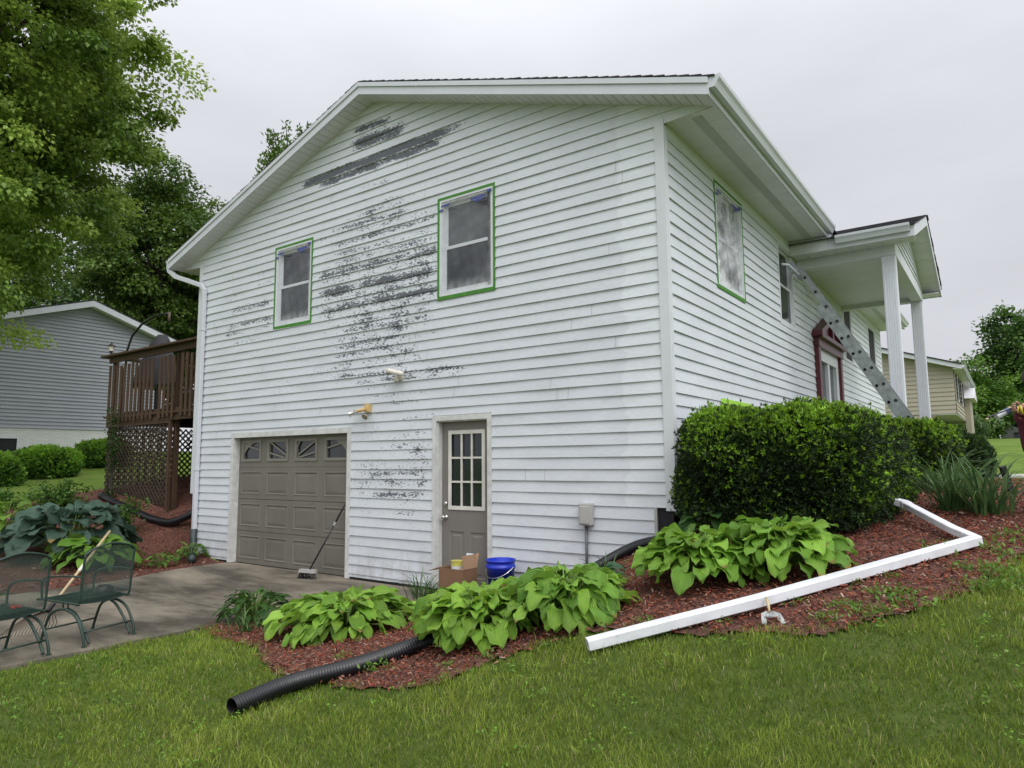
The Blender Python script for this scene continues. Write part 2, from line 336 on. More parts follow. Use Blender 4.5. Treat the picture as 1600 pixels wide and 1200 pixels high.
# ------------------------------------------------------------------ terrain
CP = np.array([
 (-9.6,-.2,.08),(-9.7,1.2,1.0),(-12,.3,.95),(-14,.3,1.1),(-12,-1.5,.5),(-10,-1.5,.18),(-8.4,-1.6,.02),(-8.3,-.3,.02),(-7,-1,0),(-5.3,-.2,0),(-5.5,-2,0),
 (-4.1,-2.8,0),(-4.2,-4.3,0),(-6,-3.5,0),(-8,-4.5,0),(-10,-4,.2),(-13,-3,.8),(-3.3,-3.4,.06),(-1.5,-4.2,.08),(-1.7,-5.4,.05),(-.7,-3.3,.28),(-3.4,-.1,.04),(-2.4,-.1,.1),
 (-2.4,-1.6,.1),(-1.6,-2.5,.2),(-1,-.1,.42),(-.2,-.05,.82),(.7,-3.1,.52),(1.44,-2.1,.75),(2.7,-.4,1.02),(2,1.3,1.18),(.2,1,1.05),(.3,5,1.2),(.5,15,1.45),(4,0,1.15),
 (2.93,-7,.12),(.7,-4.2,.22),(2.9,-3.6,.5),(5,-5,.6),(-6,-12,-.15),(0,-12,-.1),(8,-10,.5),(10,0,1.6),(8,12,1.5),(2.5,11,1.27),(3.5,15,1.35),(2,20,1.75),(2,26,2.3),(4,34,2.62),(0,40,2.8),(3,60,3.0),(12,30,2.5),
 (-14,8,1.6),(-17,-.3,1.25),(-18.5,1,1.38),(-20,3,1.72),(-24,5,2.2),(-24,0,2.1),(-34,4,2.3),(-20,-10,1.0),(-5,8,1.2),(-5,20,1.8),(-20,25,2.2),(-30,-30,1.2),(10,-30,.5),(-60,0,2.5),(-60,60,3),(0,90,3.2),(60,60,3.2),(60,0,2.5),(60,-60,1.5),(-60,-60,1.5),(150,150,4),(-150,150,4),(-150,-150,2),(150,-150,2)])
def _U(r2): return np.where(r2 < 1e-9, 0, r2*np.log(r2+1e-12))
_n = len(CP); _d2 = ((CP[:, None, :2]-CP[None, :, :2])**2).sum(-1)
_A = np.zeros((_n+3, _n+3)); _A[:_n, :_n] = _U(_d2)+np.eye(_n)*.15; _A[:_n, _n] = 1; _A[:_n, _n+1:] = CP[:, :2]; _A[_n, :_n] = 1; _A[_n+1:, :_n] = CP[:, :2].T
_w = np.linalg.solve(_A, np.concatenate([CP[:, 2], [0, 0, 0]]))
def hgt(x, y):
    x = np.asarray(x, float); y = np.asarray(y, float); sh = x.shape; q = np.stack([x.ravel(), y.ravel()], 1); o = np.zeros(len(q))
    for i in range(0, len(q), 20000):
        s = q[i:i+20000]; d2 = ((s[:, None]-CP[None, :, :2])**2).sum(-1); o[i:i+20000] = _U(d2)@_w[:_n]+_w[_n]+s@_w[_n+1:]
    # the drive is flat at the garage sill
    dx = np.maximum(np.maximum(-8.1-q[:, 0], q[:, 0]+4.15), 0); dy = np.maximum(np.maximum(-13-q[:, 1], q[:, 1]-1.5), 0)
    d = np.hypot(dx, dy); t = np.clip(d/.9, 0, 1); t = t*t*(3-2*t); o = o*t
    far = np.clip((np.hypot(q[:, 0], q[:, 1])-150)/100, 0, 1); o = o*(1-far)+3.0*far
    return o.reshape(sh)
def h1(x, y): return float(hgt(np.array([x]), np.array([y]))[0])
def ray(u, v):
    d = _f+(u-800)/FPX*_r-(v-600)/FPX*_u; return d
def at(u, v, lift=0):
    d = ray(u, v); t = np.linspace(1.0, 90, 9000); P = CAM+t[:, None]*d; h = hgt(P[:, 0], P[:, 1])+lift
    hit = P[:, 2] < h; k = np.argmax(hit) if hit.any() else 3000; return P[k]

def terrain():
    ax = np.concatenate([-np.geomspace(300, 16, 40), np.arange(-15.7, 9, .12), np.geomspace(9.3, 300, 50)])
    ay = np.concatenate([-np.geomspace(300, 12.4, 34), np.arange(-12.2, 6, .12), np.geomspace(6.3, 300, 70)])
    X, Y = np.meshgrid(ax, ay, indexing='ij'); Z = hgt(X, Y)
    nz_ = RNG.normal(0, .004, Z.shape); Z = Z+nz_*(np.hypot(X, Y) < 14)*((X > -4.1) | (X < -8.2))
    n0, n1 = X.shape; V = np.stack([X, Y, Z-.012], -1).reshape(-1, 3)
    idx = np.arange(n0*n1).reshape(n0, n1)
    F = np.stack([idx[:-1, :-1], idx[1:, :-1], idx[1:, 1:], idx[:-1, 1:]], -1).reshape(-1, 4)
    near_tone = np.clip(1-(np.hypot(V[:, 0]-CAM[0], V[:, 1]-CAM[1])-5.5)/3.5, 0, 1)*.8
    o = link('ground', V, F, M_ground, origin=(0, 0, 0), smooth=True, attrs={'near_tone': near_tone}); tagit(o, kind='structure')
terrain()

def inpoly(x, y, poly):
    x = np.asarray(x); y = np.asarray(y); r = np.zeros(x.shape, bool); n = len(poly); j = n-1
    for i in range(n):
        xi, yi = poly[i]; xj, yj = poly[j]
        c = ((yi > y) != (yj > y)) & (x < (xj-xi)*(y-yi)/(yj-yi+1e-12)+xi); r ^= c; j = i
    return r
edge_px = [(318,978),(345,1000),(400,1012),(425,1050),(470,1066),(540,1076),(600,1083),(680,1066),(760,1040),(840,1014),(905,990),(1000,987),(1100,994),(1200,992),(1300,986),(1380,972),(1450,948),(1520,918),(1585,880)]
BED_FRONT = [tuple(at(u, v)[:2]) for u, v in edge_px]+[(3.15,0.2),(3.2,3.0),(3.0,6.5),(2.6,10.2),(.1,11),(.1,-.05),(-1.6,-.05),(-2.2,-.7),(-2.9,-1.1),(-3.5,-2.0)]
BED_LEFT = [(-7.98,-3.3),(-7.95,-1.8),(-8.2,-1.0),(-8.25,-.02),(-9.4,-.02),(-9.5,2.5),(-14.2,2.2),(-14.3,-.3),(-13.4,-1.6),(-12,-2.9),(-9.7,-3.6)]
def bed(name, poly, step=.05):
    P = np.array(poly); xs = np.arange(P[:, 0].min()-.1, P[:, 0].max()+.1, step); ys = np.arange(P[:, 1].min()-.1, P[:, 1].max()+.1, step)
    X, Y = np.meshgrid(xs, ys, indexing='ij'); jx = X+RNG.normal(0, .012, X.shape); jy = Y+RNG.normal(0, .012, Y.shape)
    Z = hgt(X, Y)+.004+np.abs(RNG.normal(0, .006, X.shape))
    cx, cy = (X[:-1, :-1]+step/2, Y[:-1, :-1]+step/2); wob = .02*np.sin(cx*9)+.015*np.sin(cy*13)
    ok = inpoly(cx+wob, cy-wob, poly)
    idx = np.arange(X.size).reshape(X.shape); F = np.stack([idx[:-1, :-1], idx[1:, :-1], idx[1:, 1:], idx[:-1, 1:]], -1)[ok]
    used, inv = np.unique(F, return_inverse=True); V = np.stack([jx, jy, Z], -1).reshape(-1, 3)[used]
    o = link(name, V, inv.reshape(-1, 4), M_mulch, origin=(0, 0, 0)); tagit(o, kind='structure'); return o
bed('mulch_bed', BED_FRONT); bed('mulch_bed', BED_LEFT, .07)
def chips(name, poly, n, lo=.015, hi=.05):
    P = np.array(poly); x = RNG.uniform(P[:, 0].min(), P[:, 0].max(), n*2); y = RNG.uniform(P[:, 1].min(), P[:, 1].max(), n*2)
    near = np.hypot(x-CAM[0], y-CAM[1]); k = inpoly(x+RNG.normal(0, .04, len(x)), y+RNG.normal(0, .04, len(x)), poly) & (y < -.03 if 'z' == 'q' else True) & (RNG.random(n*2) < np.clip(7/near, .1, 1)**2); x = x[k][:n]; y = y[k][:n]; n = len(x)
    z = hgt(x, y)+RNG.uniform(.015, .04, n); a = RNG.uniform(0, math.pi, n); ln = RNG.uniform(lo, hi, n); w = ln*RNG.uniform(.15, .38, n); tl = RNG.normal(0, .35, n); rl = RNG.normal(0, .5, n)
    d = np.stack([np.cos(a)*np.cos(tl), np.sin(a)*np.cos(tl), np.sin(tl)], 1)
    s = np.stack([-np.sin(a)*np.cos(rl), np.cos(a)*np.cos(rl), np.sin(rl)], 1); up = np.cross(d, s)
    c = np.stack([x, y, z], 1); V = []
    for i, j, q in ((-1, -1, 0), (1, -.7, 0), (1, .8, 0), (-1, 1, 0), (-1, -1, 1), (1, -.7, 1), (1, .8, 1), (-1, 1, 1)):
        V.append(c+d*(ln/2*i)[:, None]+s*(w/2*j)[:, None]+up*(q*.004))
    V = np.stack(V, 1).reshape(-1, 3); b = (np.arange(n)*8)[:, None, None]
    F = (b+np.array([(4, 5, 6, 7), (0, 1, 5, 4), (1, 2, 6, 5), (2, 3, 7, 6), (3, 0, 4, 7)])[None]).reshape(-1, 4)
    pal = np.array([(.20, .055, .032), (.26, .090, .055), (.11, .035, .024), (.27, .15, .11), (.38, .27, .21), (.045, .02, .015)])
    c_ = pal[RNG.choice(6, n, p=[.31, .25, .2, .12, .04, .08])]*RNG.uniform(.7, 1.25, (n, 1))
    o = link(name, V, F, M_attr, origin=(0, 0, 0), attrs={'col': np.repeat(c_, 8, 0)}); tagit(o, 'loose shredded red bark mulch chips covering the bed', 'mulch', kind='stuff')
chips('mulch_chips', BED_FRONT, 64000, .010, .042); chips('mulch_chips', BED_LEFT, 9000, .02, .07)

# driveway: two cast slabs with a joint
def slab(name, rows, nx=24, z=.02, m=M_conc):
    V = []; 
    for (y, xl, xr) in rows:
        for t in np.linspace(0, 1, nx): V.append((xl+(xr-xl)*t, y, z))
    n = len(V); V += [(a_, b_, -.12) for a_, b_, _ in V]
    nr = len(rows); F = []
    for i in range(nr-1):
        for k in range(nx-1): F.append((i*nx+k, (i+1)*nx+k, (i+1)*nx+k+1, i*nx+k+1))
    ring = [i*nx for i in range(nr)]+[(nr-1)*nx+k for k in range(1, nx)]+[i*nx+nx-1 for i in range(nr-2, -1, -1)]+[k for k in range(nx-2, 0, -1)]
    for a_, b_ in zip(ring, ring[1:]+ring[:1]): F.append((a_, a_+n, b_+n, b_))
    return V, F
V1, F1 = slab('d', [(.12,-8.05,-5.1),(-.03,-8.25,-1.75),(-.6,-8.25,-2.25),(-1.0,-8.2,-2.9),(-1.9,-7.9,-3.5),(-2.25,-7.88,-3.75)])
V2, F2 = slab('d', [(-2.265,-7.88,-3.77),(-2.8,-7.9,-4.05),(-5.0,-7.95,-4.12),(-14,-8.0,-4.15)])
o = link('driveway', V1+V2, F1+[tuple(i+len(V1) for i in f) for f in F2], M_conc, origin=(-6, -2, 0)); tagit(o, kind='structure')

# ------------------------------------------------------------------ the house
K = lambda k: 1.62+.1375*k
XC, SL, HW = -4.72, .334, 5.37
PEAKW = 7.26
H = empty('white_house', (-4.7, 4, 0), 'white split-level house with peeling lap siding and masked windows', 'house')
def wtop(x): return PEAKW-SL*abs(x-XC)
PEEL = [(-5.15,6.94,-4.40,6.90,0.05,.84),(-4.99,6.81,-4.35,6.73,0.021,0.5),(-5.18,6.68,-4.02,6.66,0.085,.74),(-5.15,6.72,-4.5,6.70,0.04,.95),(-6.48,6.36,-3.14,6.36,0.060,.83),(-6.2,6.38,-3.9,6.38,0.045,.98),(-5.98,6.25,-3.32,6.23,0.05,0.70),(-4.6,6.80,-3.9,6.78,.02,.4),(-3.3,6.36,-2.95,6.36,.04,.5),(-4.62,6.17,-4.34,6.14,0.031,0.25),(-5.27,5.97,-4.27,5.91,0.030,0.35),(-5.41,5.53,-4.13,5.52,0.041,0.40),(-5.71,5.40,-3.94,5.37,0.036,0.55),(-6.03,5.34,-3.38,5.23,0.040,0.40),(-5.62,5.15,-3.37,5.15,0.039,0.55),(-5.62,4.99,-3.43,4.96,0.040,0.40),(-5.46,4.86,-3.37,4.85,0.039,0.55),(-5.92,4.71,-3.37,4.67,0.049,0.75),(-5.92,4.57,-3.67,4.54,0.040,0.40),(-5.91,4.41,-3.37,4.39,0.054,0.80),(-5.75,4.37,-5.01,4.38,0.052,0.90),(-5.91,4.25,-3.55,4.24,0.039,0.45),(-5.82,4.12,-3.31,4.11,0.058,0.85),(-5.51,3.94,-3.73,3.97,0.039,0.45),(-5.58,3.85,-3.43,3.85,0.038,0.50),(-5.50,3.72,-3.43,3.75,0.034,0.50),(-5.57,3.59,-3.73,3.64,0.034,0.40),(-5.65,3.47,-3.79,3.54,0.034,0.50),(-5.57,3.34,-3.91,3.41,0.034,0.50),(-5.64,3.19,-3.91,3.25,0.034,0.35),(-5.26,3.09,-3.42,3.12,0.033,0.30),(-5.41,3.04,-2.91,2.96,0.032,0.50),(-5.18,2.91,-3.30,2.90,0.032,0.45),(-5.33,2.79,-3.90,2.81,0.029,0.30),(-4.96,2.68,-3.54,2.68,0.028,0.30),(-4.41,2.55,-3.30,2.58,0.028,0.25),(-4.15,2.33,-3.42,2.36,0.027,0.30),(-8.26,5.00,-7.21,5.00,0.036,0.25),(-7.95,4.81,-7.20,4.83,0.034,0.30),(-8.33,4.48,-7.18,4.47,0.058,0.50),(-8.51,4.18,-7.08,4.18,0.047,0.50),(-8.60,4.04,-7.25,4.05,0.046,0.30),(-8.39,3.84,-7.42,3.87,0.035,0.25),(-6.88,3.59,-6.12,3.60,0.032,0.25),(-8.76,4.78,-7.66,4.79,0.036,0.15),(-6.60,3.17,-5.87,3.21,0.031,0.15),(-4.41,2.06,-3.56,2.13,0.027,0.30),(-4.40,1.92,-3.56,1.99,0.027,0.40),(-3.89,1.87,-3.56,1.91,0.053,0.60),(-4.94,1.70,-3.55,1.78,0.028,0.30),(-4.73,1.54,-3.53,1.58,0.036,0.50),(-3.71,1.60,-3.50,1.65,0.122,0.50),(-4.93,1.41,-4.07,1.45,0.027,0.30),(-3.83,1.41,-3.55,1.43,0.044,0.50),(-4.59,1.26,-3.55,1.28,0.035,0.70),(-4.92,1.00,-3.55,1.03,0.031,0.35),(-3.76,0.85,-3.54,0.72,0.034,0.35),(-3.19,2.89,-2.91,2.89,0.026,0.50),(-7.95,3.11,-3.66,3.16,0.303,0.12),(-4.96,2.50,-3.41,0.88,0.361,0.10),(-8.89,5.11,-7.04,3.48,0.469,0.12),(-5.85,4.45,-3.40,4.35,.62,.35),(-5.4,3.45,-3.7,3.4,.38,.30),(-4.95,1.5,-3.6,1.6,.45,.25),(-4.9,5.5,-3.8,5.5,.22,.22),(-8.6,4.5,-7.2,4.3,.4,.17)]
def peel(x, z):
    p = np.zeros(len(x))
    for x0, z0, x1, z1, hh, it in PEEL:
        t = np.clip((x-x0)/(x1-x0), -1, 2); zc = z0+(z1-z0)*np.clip(t, 0, 1)
        fx = np.clip(np.minimum((x-x0), (x1-x))/(.12 if it > .9 else .3)+.5, 0, 1)
        fz = np.clip(1.6-np.abs(z-zc)/(hh*1.0), 0, 1); it2 = it if zc.min() > 6 else min(it*.92, .61); p = np.maximum(p, it2*fx*fz)
    return p
def siding(name, to3, xlim, zr, holes, m, step=.07, kk=None, peelf=None, parent=H, zoff=K(0), ex=.1375, lip=.018, joints=()):
    """lap boards: to3(u, z, n) maps wall coordinates to the world, xlim(z) gives the ends"""
    V = []; F = []; P = []
    k0 = math.floor((zr[0]-zoff)/ex+1e-6); k1 = math.ceil((zr[1]-zoff)/ex-1e-6)
    for k in range(k0, k1):
        zb, zt = max(zoff+k*ex, zr[0]), min(zoff+(k+1)*ex, zr[1])
        if zt-zb < .004: continue
        cuts = sorted(set([zb, zt]+[z for h in holes for z in (h[2], h[3]) if zb+.003 < z < zt-.003]+([zb+(zt-zb)*q for q in (.25, .5, .75)] if peelf else [])))
        for a_, b_ in zip(cuts[:-1], cuts[1:]):
            zm = (a_+b_)/2; (l0, r0), (l1, r1) = xlim(a_), xlim(b_)
            segs = [(0.0, 1.0)] ; L_, R_ = min(l0, l1), max(r0, r1)
            if r0-l0 < .02 and r1-l1 < .02: continue
            ints = [(L_, R_)]
            for h in holes:
                if h[2] < zm < h[3]:
                    nw = []
                    for (p, q) in ints:
                        if h[1] <= p or h[0] >= q: nw.append((p, q)); continue
                        if h[0] > p: nw.append((p, h[0]))
                        if h[1] < q: nw.append((h[1], q))
                    ints = nw
            na = lip*(1-(a_-(zoff+k*ex))/ex)+.006; nb = lip*(1-(b_-(zoff+k*ex))/ex)+.006
            for (p, q) in ints:
                n = max(1, int((q-p)/step)); us = np.linspace(p, q, n+1); base = len(V)
                ua = np.clip(us, l0, r0); ub = np.clip(us, l1, r1)
                wb = lambda u: .0022*math.sin(u*1.7+k*2.3)+.0014*math.sin(u*5.1+k*4.1)
                for u in ua: V.append(to3(u, a_, na+wb(u))); P.append((u, a_))
                for u in ub: V.append(to3(u, b_, nb+wb(u))); P.append((u, b_))
                F += [(base+i, base+i+1, base+n+2+i, base+n+1+i) for i in range(n)]
                if abs(a_-(zoff+k*ex)) < 1e-6 or a_ == zr[0]:
                    b2 = len(V)
                    for u in ua[[0, -1]]: V.append(to3(u, a_, 0)); P.append((u, a_))
                    for u in ua[[0, -1]]: V.append(to3(u, a_, na+wb(u))); P.append((u, a_))
                    F.append((b2, b2+1, b2+3, b2+2))
    P = np.array(P); pe = peelf(P[:, 0], P[:, 1]) if peelf else np.zeros(len(P))
    nf = len(F)
    for (u, k) in joints:   # butt joints between two boards of a course
        b_ = len(V); z0 = zoff+k*ex; V += [to3(u, z0+.002, lip+.0095), to3(u+.0035, z0+.002, lip+.0095), to3(u+.0035, z0+.134, .0105), to3(u, z0+.134, .0105)]; F.append((b_, b_+1, b_+2, b_+3))
    pe = np.concatenate([pe, np.zeros(len(V)-len(pe))])
    return link(name, V, F, m, parent, attrs={'peel': pe}, mats=[m, M_joint] if joints else None, fm=[0]*nf+[1]*(len(F)-nf) if joints else None)
gab = lambda u, z, n: (u, -n, z)
sid = lambda u, z, n: (n, u, z)
GH = [(-8.2, -5.08, -1, 2.25), (-3.44, -2.43, -1, 2.34), (-7.085, -6.1, 3.985, 5.385), (-3.355, -2.37, 3.95, 5.38)]
KB = K(-3)
# outline: lower wall, upper wall, boxed returns at the eaves
def xl_upper(z):
    if z >= 5.475:
        w = (PEAKW+.02-z)/SL; return (max(XC-w, -10.0), min(XC+w, .60))
    return (-9.44, -.0)
M_joint = mat('joint_gap', (.22, .22, .21), .8)
rj = random.Random(3); JU, JS = [], []
for i in range(60):
    k = rj.randint(-2, 34); z0 = K(k); x = rj.uniform(-9.0, -.4)
    if abs(x-XC) < (PEAKW-z0-.3)/SL and not any(h[0]-.1 < x < h[1]+.1 and h[2]-.14 < z0 < h[3] for h in GH): JU.append((x, k))
for i in range(26):
    k = rj.randint(-2, 27); z0 = K(k); y = rj.uniform(.3, 15)
    if not any(h[0]-.1 < y < h[1]+.1 and h[2]-.14 < z0 < h[3] for h in ((1.5, 2.8, 3.9, 5.4), (4.5, 5.6, 3.9, 5.4), (6.8, 9.3, 1, 4.7))): JS.append((y, k))
siding('gable_siding', gab, xl_upper, (KB, PEAKW+.01), GH, M_sidg, peelf=peel, joints=JU)
for xa, xb in ((-9.25, -8.2), (-5.08, -3.44), (-2.43, -.21)): siding('lower_gable_siding', gab, lambda z: (xa, xb), (.06, KB), [], M_sid, peelf=peel)
SH = [(1.585, 2.72, 3.94, 5.365), (4.6, 5.55, 3.93, 5.36), (6.95, 9.15, 1.2, 4.03), (10.1, 11.05, 3.95, 5.36), (13.5, 14.7, 3.95, 5.36), (1.53, 2.72, 1.3, 2.47)]
siding('front_siding', sid, lambda z: (0.0, 15.75), (KB, 5.46), SH, M_sid, step=.3, joints=JS)
siding('far_gable_siding', lambda u, z, n: (u, 15.75+n, z), lambda z: (-9.44, 0) if z < 5.5 else (XC-(PEAKW-z)/SL, XC+(PEAKW-z)/SL), (KB, PEAKW-.02), [], M_sid, step=2)
siding('rear_siding', lambda u, z, n: (-9.44-n, u, z), lambda z: (0.0, 15.75), (KB, 5.5), [], M_sid, step=2)
# solid core walls so nothing shines through
b = MB()
b.box(-9.40, -8.15, .002, .15, 0, 5.5); b.box(-5.1, -3.36, .002, .15, 0, 2.3); b.box(-2.5, -.02, .002, .15, 0, 5.5); b.box(-8.15, -5.1, .002, .15, 2.18, 3.98); b.box(-5.1, -2.5, .002, .15, 2.3, 3.94)
b.box(-8.15, -7.02, .002, .15, 3.98, 5.5); b.box(-6.15, -3.3, .002, .15, 3.98, 5.5)
b.prism([(-9.4, .004, 5.4), (-.02, .004, 5.4), (-.02, .004, 5.64), (XC, .004, PEAKW-.03), (-9.4, .004, 5.64)], (0, .15, 0))
b.box(-.16, -.004, .16, 1.62, 0, 5.5); b.box(-.16, -.004, 2.68, 4.64, 0, 5.5); b.box(-.16, -.004, 5.5, 7.0, 0, 5.5); b.box(-.16, -.004, 9.1, 15.6, 0, 5.5); b.box(-.16, -.004, 1.62, 2.68, 0, 3.95); b.box(-.16, -.004, 4.64, 5.5, 0, 3.94); b.box(-.16, -.004, 7.0, 9.1, 4.0, 5.5)
b.box(-9.4, -.02, 15.6, 15.74, 0, 5.5); b.box(-9.43, -9.3, .16, 15.6, 0, 5.5); b.box(-9.2, -.2, .3, .32, 0, 5.4)
b.build('inner_wall', M_dark, H)
# foundation masonry
b = MB(); b.box(-.2, -.03, .02, .158, -.2, KB); b.build('foundation', M_found, H)
b = MB(); b.box(-.17, -.02, .16, 15.7, -.2, KB-.004); b.build('foundation', M_found, H)
b = MB(); b.box(-9.42, -9.25, .02, 15.7, -.2, KB-.004)
b.build('foundation', M_found, H)
# trims
b = MB(); b.box(-.09, .024, -.034, -.0, KB-.03, 5.535); b.build('corner_board', M_trim, H, label='white corner board at the near corner')
b = MB(); b.box(.002, .030, .0, .05, KB-.03, 5.46); b.build('corner_board', M_trim, H)
b = MB(); b.box(-9.46, -9.36, -.03, 0, KB-.03, 5.52); b.box(-9.47, -9.445, -.02, .08, KB-.03, 5.5); b.build('corner_board', M_trim, H)
b = MB(); b.box(-.232, -.198, -.03, .02, .3, KB-.002); b.build('corner_board', M_grey, H, label='grey edge board beside the foundation')
b = MB(); b.box(.001, .02, 15.65, 15.76, KB-.03, 5.46); b.build('corner_board', M_trim, H)
b = MB(); b.box(.002, .022, .05, 15.65, 5.37, 5.5); b.build('frieze_board', M_trim, H)
# roof shingles: courses laid in steps; butt edges show on the rakes
def roof_side(sgn, name):
    V = MB(); n = 40; ln = HW+.04
    for i in range(n):
        s0 = ln*i/n; s1 = ln*(i+1)/n+.03
        for (ya, yb) in ((-.33+random.uniform(-.008, .008), 15.95),):
            x0, x1 = XC+sgn*s0, XC+sgn*s1; z0 = 7.465-SL*s0; z1 = 7.465-SL*s1
            V.prism([(x0, ya, z0), (x1, ya, z1+.012), (x1, ya, z1+.030), (x0, ya, z0+.014)], (0, yb-ya, 0))
    return V.build(name, M_shingle, H)
roof_side(1, 'roof_shingles'); roof_side(-1, 'roof_shingles')
# rake fascia, front and back, and sloped rake soffit
def sl(x, c): return c-SL*abs(x-XC)
for (ya, yb) in ((-.32, -.295), (15.9, 15.925)):
    for sg, nm in ((1, 'r'), (-1, 'l')):
        xe = XC+sg*HW; b = MB(); y_ = ya
        b.prism([(XC, ya, sl(XC, 7.45)), (xe, ya, sl(xe, 7.45)), (xe, ya, sl(xe, 7.275)), (XC, ya, sl(XC, 7.275))], (0, yb-ya, 0))
        b.prism([(XC, ya-.018, sl(XC, 7.46)), (xe, ya-.018, sl(xe, 7.46)), (xe, ya-.018, sl(xe, 7.395)), (XC, ya-.018, sl(XC, 7.395))], (0, .017, 0))
        b.build('rake_board', M_metalwhite, H)
def rake_soffit(sg):
    b = MB(); n = 44; xe = HW-.03
    for i in range(n):
        a_, c_ = XC+sg*xe*i/n, XC+sg*(xe*(i+1)/n-.008)
        b.prism([(a_, -.294, sl(a_, 7.275)), (c_, -.294, sl(c_, 7.275)), (c_, -.294, sl(c_, 7.285)), (a_, -.294, sl(a_, 7.285))], (0, .29, 0))
    b.prism([(XC, -.294, 7.325), (XC+sg*xe, -.294, sl(XC+sg*xe, 7.325)), (XC+sg*xe, -.294, sl(XC+sg*xe, 7.335)), (XC, -.294, 7.335)], (0, .29, 0))
    b.build('rake_soffit', M_soffit, H)
rake_soffit(1); rake_soffit(-1)
# eave soffits (flat), front eave with vent strip; fascia; gutters
def eave(sg, x0, x1, ya, yb, notch=None):
    b = MB(); n = int((yb-ya)/.305)
    ya = 0.0
    for i in range(n):
        y0 = ya+(yb-ya)*i/n; y1 = ya+(yb-ya)*(i+1)/n-.006
        b.box(min(x0, x1), max(x0, x1), y0, y1, 5.50, 5.51)
    b.box(min(x0, x1), max(x0, x1), ya, yb, 5.512, 5.52)
    return b.build('eave_soffit', M_soffit, H)
eave(1, .022, .62, -.29, 15.9); eave(-1, -10.06, -9.46, -.29, 15.9)
b = MB()
for i in range(330):
    y = .1+i*.047
    b.box(.30, .42, y, y+.03, 5.494, 5.499)
b.build('soffit_vent', mat('vent_strip', (.52, .54, .54), .6, .05), H)
b = MB(); b.box(.62, .645, -.29, 15.9, 5.485, 5.68); b.build('fascia', M_metalwhite, H)
b = MB(); b.box(-10.085, -10.06, -.29, 15.9, 5.485, 5.68); b.build('fascia', M_metalwhite, H)
def gutter(parent, a, b_, out, name='gutter', hgt_=.125):
    """K-style gutter: section swept from a to b_, 'out' points away from the fascia"""
    a = np.array(a, float); b_ = np.array(b_, float); o_ = np.array(out, float); up = np.array([0, 0, 1.0])
    prof = [(0, 0), (.07, 0), (.078, .02), (.095, .055), (.12, .085), (.125, hgt_), (.112, hgt_), (.108, .09), (.088, .062), (.068, .012), (.006, .01), (.006, hgt_-.01), (0, hgt_-.01)]
    mb = MB(); n = len(prof); V = [a+o_*p+up*q for p, q in prof]+[b_+o_*p+up*q for p, q in prof]
    mb.add(V, [(i, (i+1) % n, n+(i+1) % n, n+i) for i in range(n)])
    for s in (0, n): mb.add([V[s+i] for i in (0, 1, 2, 3, 4, 5, 12)], [tuple(range(7)) if s else tuple(range(7))[::-1]])
    return mb.build(name, M_metalwhite, parent)
gutter(H, (.647, -.31, 5.555), (.647, 5.50, 5.555), (1, 0, 0)); gutter(H, (.647, 10.85, 5.555), (.647, 15.93, 5.555), (1, 0, 0)); gutter(H, (-10.087, -.31, 5.555), (-10.087, 15.93, 5.555), (-1, 0, 0))
# rear-corner downspout on the gable wall
def rect_pipe(pts, w, d, m, parent, name, up=(0, 0, 1), bevel=.008, hollow_end=False):
    mb = MB()
    P = [np.array(p, float) for p in pts]; upv = np.array(up, float); V = []
    for i, p in enumerate(P):
        dd = P[min(i+1, len(P)-1)]-P[max(i-1, 0)]; dd /= np.linalg.norm(dd); s = np.cross(dd, upv); s /= np.linalg.norm(s); u = np.cross(s, dd)
        c = .2
        for (i_, j_) in ((-1+c, -1), (1-c, -1), (1, -1+c), (1, 1-c), (1-c, 1), (-1+c, 1), (-1, 1-c), (-1, -1+c)): V.append(p+s*w/2*i_+u*d/2*j_)
    F = [(i*8+k, i*8+(k+1) % 8, (i+1)*8+(k+1) % 8, (i+1)*8+k) for i in range(len(P)-1) for k in range(8)]
    mb.add(V, F)
    if not hollow_end: mb.add(V[:8], [tuple(range(8))[::-1]])
    mb.add(V[-8:], [tuple(range(8))])
    o = mb.build(name, m, parent)
    if hollow_end:
        so = o.modifiers.new('wall', 'SOLIDIFY'); so.thickness = .004; so.offset = -1
    return o
dsp = rect_pipe([(-10.15, -.28, 5.58), (-10.13, -.27, 5.46), (-9.97, -.22, 5.33), (-9.62, -.13, 5.2), (-9.30, -.075, 5.08), (-9.215, -.068, 4.98), (-9.21, -.066, 4.8), (-9.21, -.066, .52)], .085, .07, M_metalwhite, H, 'downspout', up=(0, 1, 0))
b = MB(); b.tube([(-9.21, -.07, .55), (-9.21, -.07, .33), (-9.13, -.11, .2), (-8.95, -.22, .12), (-8.62, -.42, .085)], .058, 12); b.build('drain_boot', mat('dark_green_drain', (.03, .045, .045), .5), dsp, smooth=True)
for z in (4.2, 1.6): b = MB(); b.box(-9.26, -9.16, -.108, -.004, z, z+.025); b.build('strap', M_metalwhite, dsp)

